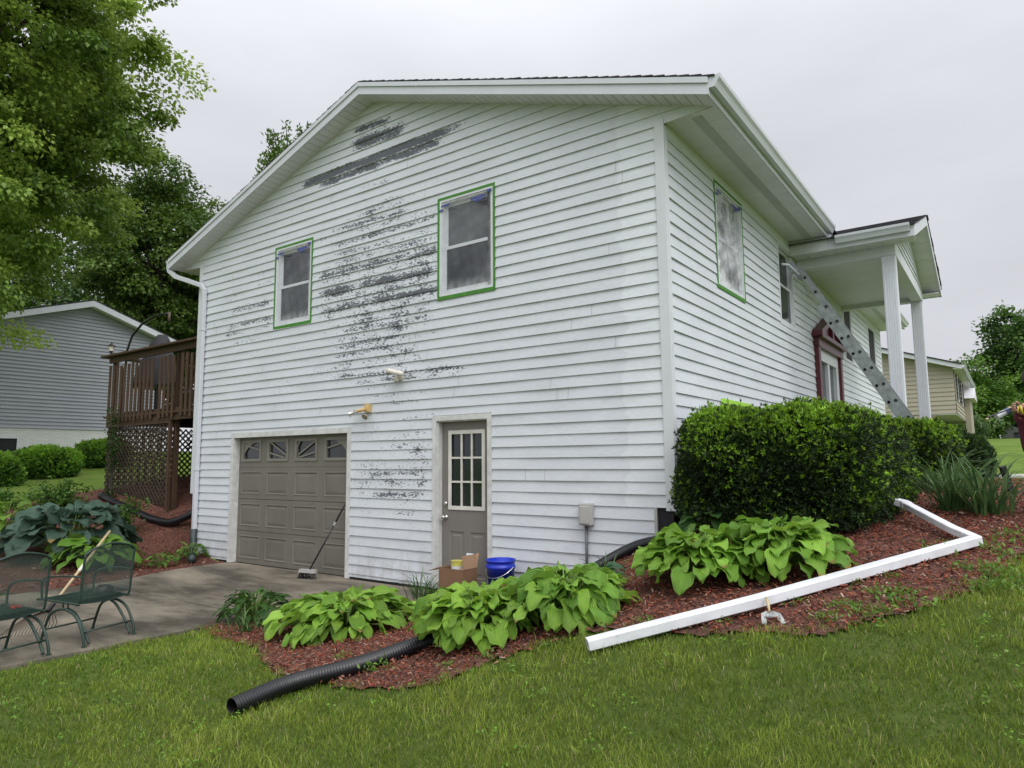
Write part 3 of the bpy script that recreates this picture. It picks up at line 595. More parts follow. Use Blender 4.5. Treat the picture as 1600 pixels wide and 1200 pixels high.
# ------------------------------------------------------------------ windows
def wbox(mb, T, u0, u1, z0, z1, n0, n1):
    P = [T(u, z, n) for u in (u0, u1) for z in (z0, z1) for n in (n0, n1)]
    mb.add(P, [(0, 1, 3, 2), (4, 6, 7, 5), (0, 4, 5, 1), (2, 3, 7, 6), (0, 2, 6, 4), (1, 5, 7, 3)])
def ring(mb, T, u0, u1, z0, z1, w, n0, n1, wb=None):
    wb = wb or w
    wbox(mb, T, u0, u0+w, z0, z1, n0, n1); wbox(mb, T, u1-w, u1, z0, z1, n0, n1)
    wbox(mb, T, u0+w, u1-w, z1-w, z1, n0, n1); wbox(mb, T, u0+w, u1-w, z0, z0+wb, n0, n1)
def sash_window(T, u0, u1, z0, z1, masked=None, label=None, pale_upper=False, parent=H):
    w_ = MB(); tr = .055
    ring(w_, T, u0, u1, z0, z1, tr, -.01, .022); wobj = w_.build('window', M_trim, parent, label=label)
    f = MB(); a, b_, c, d = u0+tr, u1-tr, z0+tr, z1-tr
    ring(f, T, a, b_, c, d, .022, -.10, .006)
    f.build('jamb', M_trim, wobj)
    a, b_, c, d = a+.022, b_-.022, c+.022, d-.022; zm = (c+d)/2
    s = MB(); ring(s, T, a, b_, zm-.02, d, .045, -.075, -.045); s.build('sash', M_metalwhite, wobj)
    s = MB(); ring(s, T, a, b_, c, zm+.02, .045, -.044, -.014); s.build('sash', M_metalwhite, wobj)
    s = MB(); wbox(s, T, a+.04, b_-.04, zm+.01, d-.04, -.064, -.058); s.build('pane', M_glasslt if pale_upper else M_glass, wobj)  # optional paler colour for the upper pane
    s = MB(); wbox(s, T, a+.04, b_-.04, c+.04, zm-.02, -.034, -.028); s.build('pane', M_glass, wobj)
    bk = MB(); wbox(bk, T, u0, u1, z0, z1, -.16, -.12); bk.build('dark_backing', M_dark, wobj)  # dark sheet stands in for the unlit room behind the sashes
    if masked:
        t = MB(); e_ = .004; ring(t, T, u0-.012, u1+.012, z0-.02, z1+.012, .036, .0225, .0255, wb=.052); t.build('masking_tape', M_green, wobj)
        # wrinkled sheet, milky along its folded rim
        nu, nz_ = 26, 36; V = []; E_ = []
        for j in range(nz_+1):
            for i in range(nu+1):
                u = u0+.02+(u1-u0-.04)*i/nu; z = z0+.025+(z1-z0-.05)*j/nz_
                de = min(i, nu-i)/nu*(u1-u0); dz = min((nz_-j), j*1.0)/nz_*(z1-z0)
                wr = .006*math.sin(u*37+z*9)+.007*math.sin(z*31-u*14)+.006*math.sin((u+z)*52+2*math.sin(z*9))+.004*math.sin(u*80+z*47)
                n = .0205 if min(i, j, nu-i, nz_-j) == 0 else .014+wr*min(1, min(de, dz)*12)+(-.012 if masked == 'milky' else 0)
                V.append(T(u, z, n)); rim = max(0, 1-de/.16) if i < nu/2 else max(0, 1-de/.11); rb = max(0, 1-dz/(.22 if j < nz_/2 else .10))
                rb *= .55+.45*math.sin(u*23+1)**2
                E_.append(min(.75, .55*max(rim*.55, rb)))
        F = [(j*(nu+1)+i, j*(nu+1)+i+1, (j+1)*(nu+1)+i+1, (j+1)*(nu+1)+i) for j in range(nz_) for i in range(nu)]
        link('plastic_sheet', V, F, M_film2 if masked == 'milky' else M_film, wobj, smooth=True, attrs={'edge': E_})
        bt = MB(); W_ = u1-u0
        for (q0, q1, zz, hh) in ((.06, .22, z1-.13, .028), (.02, .10, z1-.19, .03), (.60, .86, z1-.15, .035), (.66, .80, z1-.185, .03), (.88, .96, z1-.10, .04)):
            bt = MB(); wbox(bt, T, u0+W_*q0, u0+W_*q1, zz, zz+hh, .031, .0325); bt.build('blue_tape', M_bluetape, wobj)
    return wobj
sash_window(gab, -7.085, -6.1, 3.985, 5.385, 'clear', 'left gable window masked with green tape and clear plastic')
sash_window(gab, -3.355, -2.37, 3.95, 5.38, 'clear', 'right gable window, nearest the house corner, masked with green tape and clear plastic', pale_upper=True)
sash_window(sid, 1.585, 2.72, 3.94, 5.365, 'milky', 'front window covered by milky plastic sheet')
sash_window(sid, 4.6, 5.55, 3.93, 5.36, None, 'bare front window beside the ladder head')
sash_window(sid, 10.1, 11.05, 3.95, 5.36, None); sash_window(sid, 13.5, 14.7, 3.95, 5.36, None)
w = MB(); ring(w, sid, 1.53, 2.72, 1.3, 2.47, .05, -.01, .022); w = w.build('window', M_trim, H, label='low front window half hidden by the hedge')
t = MB(); ring(t, sid, 1.51, 2.74, 1.3, 2.485, .06, .0225, .026); t.build('masking_tape', M_lime, w)
t = MB(); wbox(t, sid, 1.58, 2.67, 1.35, 2.42, -.03, -.02); t.build('pane', M_glass, w)
# window head casings
def casing(T, u0, u1, z0, z1, w, n, m=M_trim, bottom=False, name='door_casing', parent=H):
    mb = MB(); wbox(mb, T, u0, u0+w, z0, z1-w, 0, n); wbox(mb, T, u1-w, u1, z0, z1-w, 0, n); wbox(mb, T, u0, u1, z1-w, z1, 0, n)
    return mb.build(name, m, parent)
# ------------------------------------------------------------------ garage door
GD = MB(); gx0, gx1, gz0, gz1, gy = -8.12, -5.16, .03, 2.20, .09
gT = lambda u, z, n: (u, gy-n, z)
gdoor = None
casing(gab, -8.2, -5.08, .03, 2.25, .085, .03, M_trimworn, name='garage_casing')
mb = MB(); mb.box(-8.13, -8.112, .0, .14, .03, 2.17); mb.box(-5.165, -5.147, .0, .14, .03, 2.17); mb.box(-8.13, -5.147, .0, .14, 2.165, 2.18); mb.build('garage_jamb', M_trimworn, H)
mb = MB()
secs = 4; sh = (gz1-gz0)/secs; pw = (gx1-gx0)/4
def panel(mb, T, u0, u1, z0, z1, rings):
    """nested rectangles: rings = [(inset, n)...]"""
    V = []; F = []
    for ins, n in rings: V += [T(u0+ins, z0+ins, n), T(u1-ins, z0+ins, n), T(u1-ins, z1-ins, n), T(u0+ins, z1-ins, n)]
    for r_ in range(len(rings)-1):
        for k in range(4): F.append((r_*4+k, r_*4+(k+1) % 4, (r_+1)*4+(k+1) % 4, (r_+1)*4+k))
    q = (len(rings)-1)*4; F.append((q, q+1, q+2, q+3)); mb.add(V, F)
for s_ in range(3):
    z0 = gz0+s_*sh; 
    for c_ in range(4):
        u0 = gx0+c_*pw
        panel(mb, gT, u0, u0+pw, z0+.004, z0+sh-.004, [(0, -.008), (.0001, 0), (.075, 0), (.082, .006), (.09, .006), (.105, -.010), (.15, -.002), (.16, -.002)])
    wbox(mb, gT, gx0, gx1, z0, z0+.004, -.03, -.008)
z0 = gz0+3*sh
WN = []
for c_ in range(4):
    u0 = gx0+c_*pw; a, b_, c, d = u0+.12, u0+pw-.12, z0+.125, z0+sh-.115
    V = [gT(*p, 0) for p in ((u0, z0), (u0+pw, z0), (u0+pw, z0+sh), (u0, z0+sh), (a, c), (b_, c), (b_, d), (a, d))]
    mb.add(V, [(0, 1, 5, 4), (1, 2, 6, 5), (2, 3, 7, 6), (3, 0, 4, 7)]); WN.append((a, b_, c, d))
gdoor = mb.build('garage_door', M_garage, H, label='taupe panelled garage door with sunburst windows')
xm = (gx0+gx1)/2; gl = mat('garage_lite_frame', (.19, .178, .15), .5)
for i, (a, b_, c, d) in enumerate(WN):
    f = MB(); ring(f, gT, a-.03, b_+.03, c-.03, d+.03, .045, -.03, .014); fr = f.build('garage_window', gl, gdoor)
    # sunburst bars in front of the pane
    mb = MB(); ox, oz = xm, c-.01; RX, RZ = (xm-WN[0][0])*.98, (d-c)*1.02
    def clipbar(x0, z0_, x1, z1_, w_):
        pts = []
        for t in np.linspace(0, 1, 60):
            x = x0+(x1-x0)*t; z = z0_+(z1_-z0_)*t
            if a < x < b_ and c < z < d: pts.append((x, z))
        if len(pts) > 2: mb.bar(gT(pts[0][0], pts[0][1], -.008), gT(pts[-1][0], pts[-1][1], -.008), .016, w_, up=(0, 1, 0) if False else (0, 0, 1))
    for ang in ((162, 140, 112) if i < 2 else (18, 40, 68)):
        A_ = R(ang); clipbar(ox, oz, ox+math.cos(A_)*RX*1.2, oz+math.sin(A_)*RX*1.2*(.62 if ang not in (140, 40) else .6), .026)
    if i in (0, 3):
        sgn = -1 if i == 0 else 1; xo = a if i == 0 else b_; xi = b_ if i == 0 else a
        W2 = abs(xo-xi); poly = []
        for t in np.linspace(0, 1, 14):
            th = t*math.pi/2; poly.append((xi+sgn*W2*math.sin(th), c+(d-c)*math.cos(th)))
        full = [gT(x, z, -.004) for x, z in poly]+[gT(xo, d, -.004)]
        mb.prism(full if sgn < 0 else full[::-1], (0, .012, 0))
    if i in (1, 2):
        for t0, t1 in zip(np.linspace(0, math.pi/2, 7)[:-1], np.linspace(0, math.pi/2, 7)[1:]):
            s2 = -1 if i == 1 else 1
            clipbar(xm+s2*.2*math.cos(t0)+s2*.0, c+.10*math.sin(t0), xm+s2*.2*math.cos(t1), c+.10*math.sin(t1), .02)
    if mb.n: mb.build('sunburst_bar', gl, fr)
    g = MB(); wbox(g, gT, a, b_, c, d, -.032, -.026); g.build('pane', M_glass, fr)
mb = MB(); wbox(mb, gT, gx0, gx1, -.01, .03, -.02, .004); mb.build('bottom_seal', M_black, gdoor)
# ------------------------------------------------------------------ entry door on the gable wall
casing(gab, -3.44, -2.43, .05, 2.335, .07, .03, M_trimworn, name='door_casing')
mb = MB(); mb.box(-3.37, -3.352, 0, .14, .05, 2.265); mb.box(-2.518, -2.50, 0, .14, .05, 2.265); mb.box(-3.37, -2.5, 0, .14, 2.25, 2.268); mb.box(-3.37, -2.5, -.03, .14, .05, .085); mb.build('door_jamb', M_trimworn, H)
dT = lambda u, z, n: (u, .075-n, z)
du0, du1, dz0, dz1 = -3.352, -2.518, .088, 2.25; dw = du1-du0
lu0, lu1, lz0, lz1 = du0+.135, du1-.135+.03, 1.10, 2.12
mb = MB()
for (a, b_, c, d) in ((du0, lu0, dz0, dz1), (lu1, du1, dz0, dz1), (lu0, lu1, lz1, dz1), (lu0, lu1, .80, lz0)): wbox(mb, dT, a, b_, c, d, -.04, 0)
wbox(mb, dT, lu0, lu1, dz0, .80, -.04, -.012)
pm = (lu0+lu1)/2
for a, b_ in ((lu0, pm-.05), (pm+.05, lu1)): panel(mb, dT, a, b_, .22, .80, [(0, 0), (.012, -.010), (.04, -.010), (.06, -.002)])
wbox(mb, dT, pm-.05, pm+.05, .22, .80, -.012, 0); wbox(mb, dT, lu0, lu1, dz0, .22, -.012, 0)
edoor = mb.build('entry_door', M_door, H, label='taupe entry door with nine small panes')
mb = MB(); ring(mb, dT, lu0-.015, lu1+.015, lz0-.015, lz1+.015, .05, 0, .014)
gw = (lu1-lu0-.07)/3; gh = (lz1-lz0-.07)/3
for i in (1, 2): wbox(mb, dT, lu0+.035+gw*i-.012, lu0+.035+gw*i+.012, lz0+.03, lz1-.03, -.01, .010)
for i in (1, 2): wbox(mb, dT, lu0+.03, lu1-.03, lz0+.035+gh*i-.012, lz0+.035+gh*i+.012, -.011, .009)
mb.build('lite_frame', mat('cream_lite_frame', (.62, .60, .54), .5), edoor)
mb = MB(); wbox(mb, dT, lu0, lu1, lz0, lz1, -.03, -.018); mb.build('pane', M_glass, edoor)
mb = MB(); mb.lathe([(0, .0), (.032, 0), (.032, .008), (.012, .012), (.012, .035), (.028, .045), (.03, .062), (.018, .075), (0, .077)], dT(du0+.07, .98, 0), 16, axis=(0, -1, 0)); mb.build('door_knob', M_chrome, edoor, smooth=True)
mb = MB(); mb.lathe([(0, .0), (.03, 0), (.03, .012), (.022, .022), (0, .024)], dT(du0+.07, 1.16, 0), 16, axis=(0, -1, 0)); mb.build('deadbolt', M_chrome, edoor, smooth=True)

# ------------------------------------------------------------------ wall fixtures
def rot_pts(V, Mx, o): return [tuple(Mx @ Vector(v)+Vector(o)) for v in V]
# ivory camera light, pointing left
cx, cz = -4.05, 2.96
mb = MB(); mb.lathe([(0, 0), (.05, 0), (.05, .02), (.03, .03), (0, .03)], (cx, -.016, cz-.04), 16, axis=(0, -1, 0)); fix = mb.build('security_camera', M_ivory, H, smooth=True, label='small ivory camera pointing left on the peeled wall')
mb = MB(); mb.tube([(cx, -.03, cz-.04), (cx+.01, -.10, cz-.03), (cx+.02, -.12, cz+.01)], .014, 8); mb.build('bracket', M_ivory, fix, smooth=True)
mb = MB(); mb.tube([(cx+.13, -.12, cz-.015), (cx+.115, -.12, cz-.012), (cx-.10, -.145, cz+.045), (cx-.14, -.15, cz+.055)], [.03, .036, .036, .040], 12); mb.build('camera_body', M_ivory, fix, smooth=True)
mb = MB(); mb.tube([(cx-.141, -.15, cz+.0555), (cx-.146, -.151, cz+.057)], .034, 12); mb.build('lens', M_black, fix)
mb = MB(); mb.lathe([(0, 0), (.045, 0), (.05, .02), (.03, .055), (0, .06)], (cx-.05, -.04, cz-.06), 14, axis=(-.4, -1, -.4)); mb.build('sensor', M_ivory, fix, smooth=True)
# yellowed twin flood
cx, cz = -4.72, 2.50
mb = MB(); mb.box(cx-.03, cx+.07, -.08, -.016, cz-.05, cz+.07); fix = mb.build('flood_light', M_amber, H, bevel=.01, label='yellowed twin-head floodlight above the garage')
mb = MB(); mb.tube([(cx, -.08, cz), (cx-.04, -.12, cz-.02), (cx-.16, -.14, cz-.045)], .026, 10); mb.build('arm', M_amber, fix, smooth=True)
for (px, py, pz, ax) in ((cx-.24, -.15, cz-.065, (-.75, -.6, -.3)), (cx-.14, -.17, cz-.05, (-.6, -.75, -.2)), (cx+.06, -.13, cz-.115, (.1, -.8, -.6))):
    mb = MB(); mb.lathe([(.0, -.05), (.018, -.048), (.022, -.03), (.045, .012), (.048, .02), (.042, .02), (0, .012)], (px, py, pz), 16, axis=ax); mb.build('lamp_head', M_chrome, fix, smooth=True)
# grey box and conduit
mb = MB(); mb.box(-1.125, -.965, -.11, -.016, .985, 1.235); eb = mb.build('electrical_box', M_grey, H, bevel=.012, label='grey weatherproof outlet box on the wall')
mb = MB(); mb.box(-1.105, -.985, -.122, -.11, 1.005, 1.20); mb.build('cover', M_grey, eb, bevel=.006)
mb = MB(); mb.tube([(-1.06, -.05, .985), (-1.06, -.05, .3)], .017, 10); mb.build('conduit', M_conduit, eb, smooth=True)

# ------------------------------------------------------------------ porch
PZ = 5.10
mb = MB(); mb.box(.01, 1.40, 5.82, 6.02, PZ, PZ+.22); mb.build('porch_beam', M_trim, H)
mb = MB(); mb.box(.01, 1.40, 10.0, 10.2, PZ, PZ+.22); mb.build('porch_beam', M_trim, H)
mb = MB(); mb.box(1.40, 1.60, 5.80, 10.22, PZ, PZ+.22); mb.build('porch_beam', M_trim, H)
mb = MB(); mb.box(.02, 1.40, 5.84, 5.86, PZ+.221, 5.48); mb.build('porch_beam', M_trim, H)
mb = MB()
for i in range(34):
    x = .02+i*.0405; mb.box(x, x+.037, 6.02, 10.0, PZ+.10, PZ+.11)
mb.box(.02, 1.4, 6.02, 10.0, PZ+.112, PZ+.12); mb.build('porch_ceiling', M_soffit, H)
PYC = 8.02; PH = 2.62; PS = .345; ZE = 5.45
mb = MB(); 
for i in range(8):
    x = .03+i*.236
    mb.box(x, x+.226, 5.42, 5.81, 5.27, 5.28); mb.box(x+.02, x+.05, 5.66, 5.80, 5.262, 5.269)
mb.box(.024, 1.9, 5.42, 5.81, 5.282, 5.29); mb.build('porch_soffit', M_soffit, H); mb = MB(); mb.box(.024, 1.9, 10.23, 10.62, 5.27, 5.29); mb.build('porch_soffit', M_soffit, H)
# triangular gable of the porch, lap sided, and its rake
def ptop(y): return 6.21-PS*abs(y-PYC)
siding('porch_gable', lambda u, z, n: (1.585+n, u, z), lambda z: (PYC-(6.21-z)/PS if z > 5.33 else 5.8, PYC+(6.21-z)/PS if z > 5.33 else 10.22), (PZ+.22, 6.16), [], M_sid, step=1, ex=.11)
XR = 1.93
for sg in (-1, 1):
    ye = PYC+sg*PH
    mb = MB(); mb.prism([(XR-.02, PYC, 6.33), (XR-.02, ye, 6.33-PS*PH), (XR-.02, ye, 6.15-PS*PH), (XR-.02, PYC, 6.15)], (.02, 0, 0)); mb.build('porch_rake_board', M_metalwhite, H)
    mb = MB(); n = 9
    for i in range(n):
        a, b_ = PYC+sg*PH*i/n, PYC+sg*(PH*(i+1)/n-.01)
        mb.prism([(1.60, a, 6.17-PS*abs(a-PYC)), (1.60, b_, 6.17-PS*abs(b_-PYC)), (1.60, b_, 6.18-PS*abs(b_-PYC)), (1.60, a, 6.18-PS*abs(a-PYC))], (.31, 0, 0))
    mb.build('porch_rake_soffit', M_soffit, H)
    mb = MB(); n = 18
    for i in range(n):
        s0, s1 = (PH+.03)*i/n, (PH+.03)*(i+1)/n+.03
        mb.prism([(-1.45, PYC+sg*s0, 6.34-PS*s0), (-1.45, PYC+sg*s1, 6.352-PS*s1), (-1.45, PYC+sg*s1, 6.37-PS*s1), (-1.45, PYC+sg*s0, 6.355-PS*s0)], (XR+1.46+random.uniform(0, .02), 0, 0))
    mb.build('porch_shingles', M_shingle, H)
    mb = MB(); yy = ye+(-.0 if sg < 0 else 0); mb.box(.64, XR-.02, min(yy, yy-sg*.02), max(yy, yy-sg*.02), 5.255, 5.435); mb.build('porch_fascia', M_metalwhite, H)
    mb = MB(); mb.box(.024, .638, min(yy, yy-sg*.02), max(yy, yy-sg*.02), 5.255, 5.498); mb.build('porch_fascia', M_trim, H)
    gutter(H, (.78 if sg < 0 else XR-.06, ye+sg*.002, 5.325), (XR-.06 if sg < 0 else .78, ye+sg*.002, 5.325), (0, sg, 0))
for y in (5.81, 9.99):
    zg = h1(1.5, y)-.1; mb = MB(); mb.box(1.385, 1.595, y, y+.15, zg, PZ-.001); co = mb.build('porch_column', M_col, H, bevel=.008)
    mb = MB()
    for q in (1.40, 1.44, 1.475, 1.51, 1.545): mb.box(q, q+.010, y-.003, y+.0, zg+.1, PZ-.02)
    mb.build('fluting', mat('groove_shade', (.55, .57, .61), .5), co)  # darker strips paint groove shade onto the flat column face
mb = MB(); mb.box(.02, 1.9, 5.7, 10.3, .6, 1.34); mb.build('porch_floor', M_walk, H)
# front door with maroon pediment
mb = MB()
wbox(mb, sid, 6.92, 7.10, 1.3, 3.98, 0, .10); wbox(mb, sid, 9.0, 9.18, 1.3, 3.98, 0, .10); wbox(mb, sid, 6.88, 9.22, 3.86, 4.02, 0, .12); wbox(mb, sid, 6.84, 9.26, 4.02, 4.10, 0, .20)
for sg in (-1, 1):
    y0 = 8.05; mb.prism([(.01, y0, 4.64), (.01, y0+sg*1.28, 4.14), (.01, y0+sg*1.28, 4.04), (.01, y0, 4.52)], (.20, 0, 0))
mb.prism([(.005, 6.9, 4.09), (.005, 9.2, 4.09), (.005, 8.05, 4.56)], (.09, 0, 0)); mb.prism([(.02, 8.0, 4.1), (.02, 8.1, 4.1), (.02, 8.08, 4.45), (.02, 8.02, 4.45)], (.14, 0, 0))
sur = mb.build('door_surround', M_maroon, H, label='dark red front door surround with pointed pediment')
mb = MB(); ring(mb, sid, 7.10, 9.0, 1.3, 3.86, .22, -.06, .04); wbox(mb, sid, 8.0, 8.16, 1.3, 3.7, -.06, .03); fd = mb.build('front_door', M_trim, H)
mb = MB(); wbox(mb, sid, 7.3, 8.8, 1.35, 3.66, -.05, -.03); mb.build('pane', glassmat('storm_glass', (.05, .06, .07), .03), fd)

# ------------------------------------------------------------------ hedge, shrubs, trees
def frame_of(n):
    a = np.where(np.abs(n[:, 2:3]) < .9, np.array([[0, 0, 1.0]]), np.array([[1.0, 0, 0]])); u = np.cross(n, a); u /= np.linalg.norm(u, axis=1)[:, None]; return u, np.cross(n, u)
def leaves(P, D, NV, ln, w, fold=.25):
    """leaf = base, left, tip, right; P base, D growth direction, NV face normal"""
    S = np.cross(D, NV); S /= (np.linalg.norm(S, axis=1)[:, None]+1e-9); NV = np.cross(S, D)
    ln = ln[:, None]; w = w[:, None]
    a = P; b_ = P+D*ln*.45-S*w/2+NV*w*fold; c = P+D*ln-NV*ln*.12; d = P+D*ln*.45+S*w/2+NV*w*fold
    V = np.stack([a, b_, c, d], 1).reshape(-1, 3); n = len(P); i = (np.arange(n)*4)[:, None, None]
    F = (i+np.array([(0, 1, 2), (0, 2, 3)])[None]).reshape(-1, 3); return V, F
def unit(v): return v/(np.linalg.norm(v, axis=1)[:, None]+1e-9)
def rbox_pts(n, c, half, e=3.2, top_only=None):
    ar = np.array([half[1]*half[2], half[0]*half[2], half[0]*half[1]]); fc = RNG.choice(3, n, p=ar/ar.sum()); d = RNG.uniform(-1, 1, (n, 3)); d[np.arange(n), fc] = np.where(RNG.random(n) < .5, -1, 1)
    s = (np.abs(d)**e).sum(1)**(-1/e); P = d*s[:, None]*half
    nn = unit(np.sign(P)*np.abs(P/half)**(e-1)/half); return P+np.array(c), nn
def shrub(name, c, half, label, cat, n, ll=.045, lw=.016, e=3.2, tip=(.10, .19, .02), deep=(.012, .028, .007), group=None, per=6, seedw=.055, tipf=.45, core=.85):
    c = np.array(c, float); half = np.array(half, float)
    P, Nn = rbox_pts(n, c, half, e)
    lump = .5*np.sin(P[:, 0]*7+P[:, 2]*5)+.5*np.sin(P[:, 1]*6-P[:, 2]*8+1.3)
    P = P+Nn*(lump*seedw+RNG.normal(0, seedw*.6, n)-(RNG.random(n) < .35)*seedw*1.6)[:, None]
    kp = P[:, 2] > hgt(P[:, 0], P[:, 1])+.02; P, Nn, lump = P[kp], Nn[kp], lump[kp]; n = len(P)
    k = per; PP = np.repeat(P, k, 0); NN = np.repeat(Nn, k, 0); D = unit(NN*.9+RNG.normal(0, .62, (n*k, 3))+np.array([0, 0, .25]))
    nv = unit(np.cross(D, RNG.normal(0, 1, (n*k, 3)))); sc = np.repeat(RNG.uniform(.7, 1.35, n), k)
    V, F = leaves(PP+RNG.normal(0, .006, PP.shape), D, nv, ll*sc*RNG.uniform(.7, 1.2, n*k), lw*sc*RNG.uniform(.8, 1.2, n*k))
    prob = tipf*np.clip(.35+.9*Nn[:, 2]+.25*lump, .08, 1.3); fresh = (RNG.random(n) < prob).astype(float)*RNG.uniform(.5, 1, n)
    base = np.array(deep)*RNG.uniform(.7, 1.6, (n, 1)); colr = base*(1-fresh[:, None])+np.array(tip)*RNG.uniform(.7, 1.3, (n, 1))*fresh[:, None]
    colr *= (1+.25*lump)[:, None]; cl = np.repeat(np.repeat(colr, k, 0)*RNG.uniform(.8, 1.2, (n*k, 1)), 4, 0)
    root = empty(name, (c[0], c[1], h1(c[0], c[1])), label, cat, group)
    link('foliage', V, F, M_hedge, root, attrs={'col': cl})
    # solid near-black core stands in for shade inside the foliage
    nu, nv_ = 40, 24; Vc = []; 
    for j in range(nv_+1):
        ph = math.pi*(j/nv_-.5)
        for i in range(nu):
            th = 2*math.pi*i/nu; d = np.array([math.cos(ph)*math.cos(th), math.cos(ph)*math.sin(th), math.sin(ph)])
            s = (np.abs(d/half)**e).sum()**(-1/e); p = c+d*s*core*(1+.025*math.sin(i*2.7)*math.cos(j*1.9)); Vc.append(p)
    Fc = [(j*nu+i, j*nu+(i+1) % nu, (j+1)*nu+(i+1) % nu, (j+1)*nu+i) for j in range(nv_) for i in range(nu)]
    link('shade_core', Vc, Fc, M_core, root, smooth=True); 
    mb = MB(); gz = h1(c[0], c[1])
    for i in range(5):
        a = 2*math.pi*i/5; mb.tube([(c[0]+.1*math.cos(a), c[1]+.1*math.sin(a), gz-.05), (c[0]+half[0]*.5*math.cos(a), c[1]+half[1]*.5*math.sin(a), c[2])], [.03, .015], 6)
    mb.build('stem', M_bark, root); return root
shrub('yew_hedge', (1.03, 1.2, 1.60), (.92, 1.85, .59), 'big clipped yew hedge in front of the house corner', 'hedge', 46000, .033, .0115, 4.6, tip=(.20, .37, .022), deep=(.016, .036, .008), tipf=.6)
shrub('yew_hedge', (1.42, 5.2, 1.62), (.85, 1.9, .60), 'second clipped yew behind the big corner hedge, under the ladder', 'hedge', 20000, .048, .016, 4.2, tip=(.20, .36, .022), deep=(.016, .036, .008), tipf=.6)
shrub('yew_hedge', (1.80, 8.6, 1.60), (.78, 1.4, .50), 'farthest dark yew hedge beside the porch', 'hedge', 9000, .06, .02, 3, tip=(.05, .10, .015), tipf=.3)
for (px, py, pz), hf, lab in (((-17.2, -.75, 1.55), (.60, .58, .40), 'leftmost of the three rounded bushes before the brick wall'), ((-18.7, 1.0, 1.74), (.66, .80, .44), 'middle of the three rounded bushes before the brick wall'), ((-19.9, 3.0, 2.05), (.70, .72, .40), 'rounded bush nearest the deck, rightmost of the three')):
    shrub('round_bush', (px, py, pz), hf, lab, 'bush', 5200, .07, .026, 2.5, tip=(.20, .38, .035), deep=(.06, .14, .018), group='rounded bushes along the neighbouring house', tipf=.8)

def tree(name, base, top, crown, label, nclump, nleaf, ls, col, col2, group=None, trunk_r=.25, clumpr=.9, shape=1.0, droop=.25, flat=.55, seed=1, limbs=9, core=None, extra=None):
    rng = np.random.default_rng(seed); base = np.array(base, float); cc = np.array(crown[0], float); cr = np.array(crown[1], float)
    root = empty(name, tuple(base), label, 'tree', group)
    # clump centres: mostly in the outer shell of the crown
    d = unit(rng.normal(0, 1, (nclump, 3))); rad = rng.uniform(.25, 1, nclump)**.5
    bump_ = 1+.16*np.sin(d[:, 0]*5+seed)+.14*np.sin(d[:, 2]*6+d[:, 1]*4+seed*2)
    C = cc+d*cr*(rad*bump_)[:, None]
    if extra: C = np.concatenate([C, np.array(extra)]); nclump = len(C)
    n = nclump*nleaf
    u = unit(rng.normal(0, 1, (n, 3)))*(rng.random(n)**.6)[:, None]
    Cr = np.repeat(clumpr*rng.uniform(.6, 1.3, nclump), nleaf); Cd = np.repeat(unit(C-cc), nleaf, 0)
    off = u*Cr[:, None]*np.array([1, 1, flat]); rr = np.hypot(off[:, 0], off[:, 1]); off[:, 2] -= droop*rr**1.5/np.sqrt(Cr)
    P = np.repeat(C, nleaf, 0)+off
    D = unit(off*np.array([1, 1, .6])+rng.normal(0, .45, (n, 3))+Cd*.3+np.array([0, 0, -.25])); nv = unit(np.array([0, 0, 1.0])+rng.normal(0, .45, (n, 3))+off*.3)
    V, F = leaves(P, D, nv, ls*rng.uniform(.6, 1.25, n), ls*rng.uniform(.5, .9, n), .12)
    t = np.repeat(rng.random(nclump)**1.5, nleaf)[:, None]*.72+rng.random((n, 1))*.28
    cl = (np.array(col)*(1-t)+np.array(col2)*t)*rng.uniform(.8, 1.2, (n, 1))
    link('crown', V, F, M_leaf, root, attrs={'col': np.repeat(cl, 4, 0)})
    mb = MB(); tip = np.array([cc[0], cc[1], cc[2]+cr[2]*.5])
    tr = [base+(tip-base)*q+np.array([math.sin(q*5+seed)*.12, math.cos(q*4+seed)*.12, 0])*q for q in np.linspace(0, 1, 9)]
    mb.tube(tr, [trunk_r*(1.25-q*1.05) if q > 0 else trunk_r*1.5 for q in np.linspace(0, 1, 9)], 10); mb.build('trunk', M_bark, root, smooth=True)
    mb = MB(); pick = rng.choice(nclump, min(nclump, limbs*6), replace=False)
    for i in pick:
        q = rng.uniform(.35, .9); s = tr[int(q*8)]; e_ = C[i]; mid = (s+e_)/2+np.array([0, 0, .12*np.linalg.norm(e_-s)])
        mb.tube(arc(s, mid, e_, 6), list(np.linspace(trunk_r*.32, .015, 6)), 5)
    mb.build('limb', M_bark, root); return root
g = h1(-19.5, -3.5)
tree('maple_tree', (-19.8, -3.6, g), None, ((-18.0, -2.2, 12.2), (4.9, 4.9, 6.2)), 'big leafy maple tree overhanging the left neighbour', 760, 330, .13, (.055, .12, .014), (.34, .48, .09), trunk_r=.35, clumpr=.72, flat=.46, droop=.30, seed=3, limbs=14, extra=[(-14.6, -1.9, 5.6), (-14.4, -2.1, 5.1), (-15.2, -1.9, 6.0), (-14.9, -2.3, 4.8), (-15.6, -1.5, 6.3), (-15.0, -.9, 6.9), (-14.9, -.2, 7.5), (-15.6, -.6, 7.0), (-15.2, .3, 8.2), (-15.4, .9, 8.6), (-13.9, .6, 9.9), (-13.8, .2, 9.2)])
tree('maple_tree', (-29.5, 9.5, h1(-29.5, 9.5)), None, ((-29.5, 9.4, 11.2), (3.0, 3.6, 4.9)), 'maple behind the grey house, close to the white roof eave', 170, 260, .19, (.04, .09, .014), (.15, .24, .045), trunk_r=.2, clumpr=1.0, seed=8)
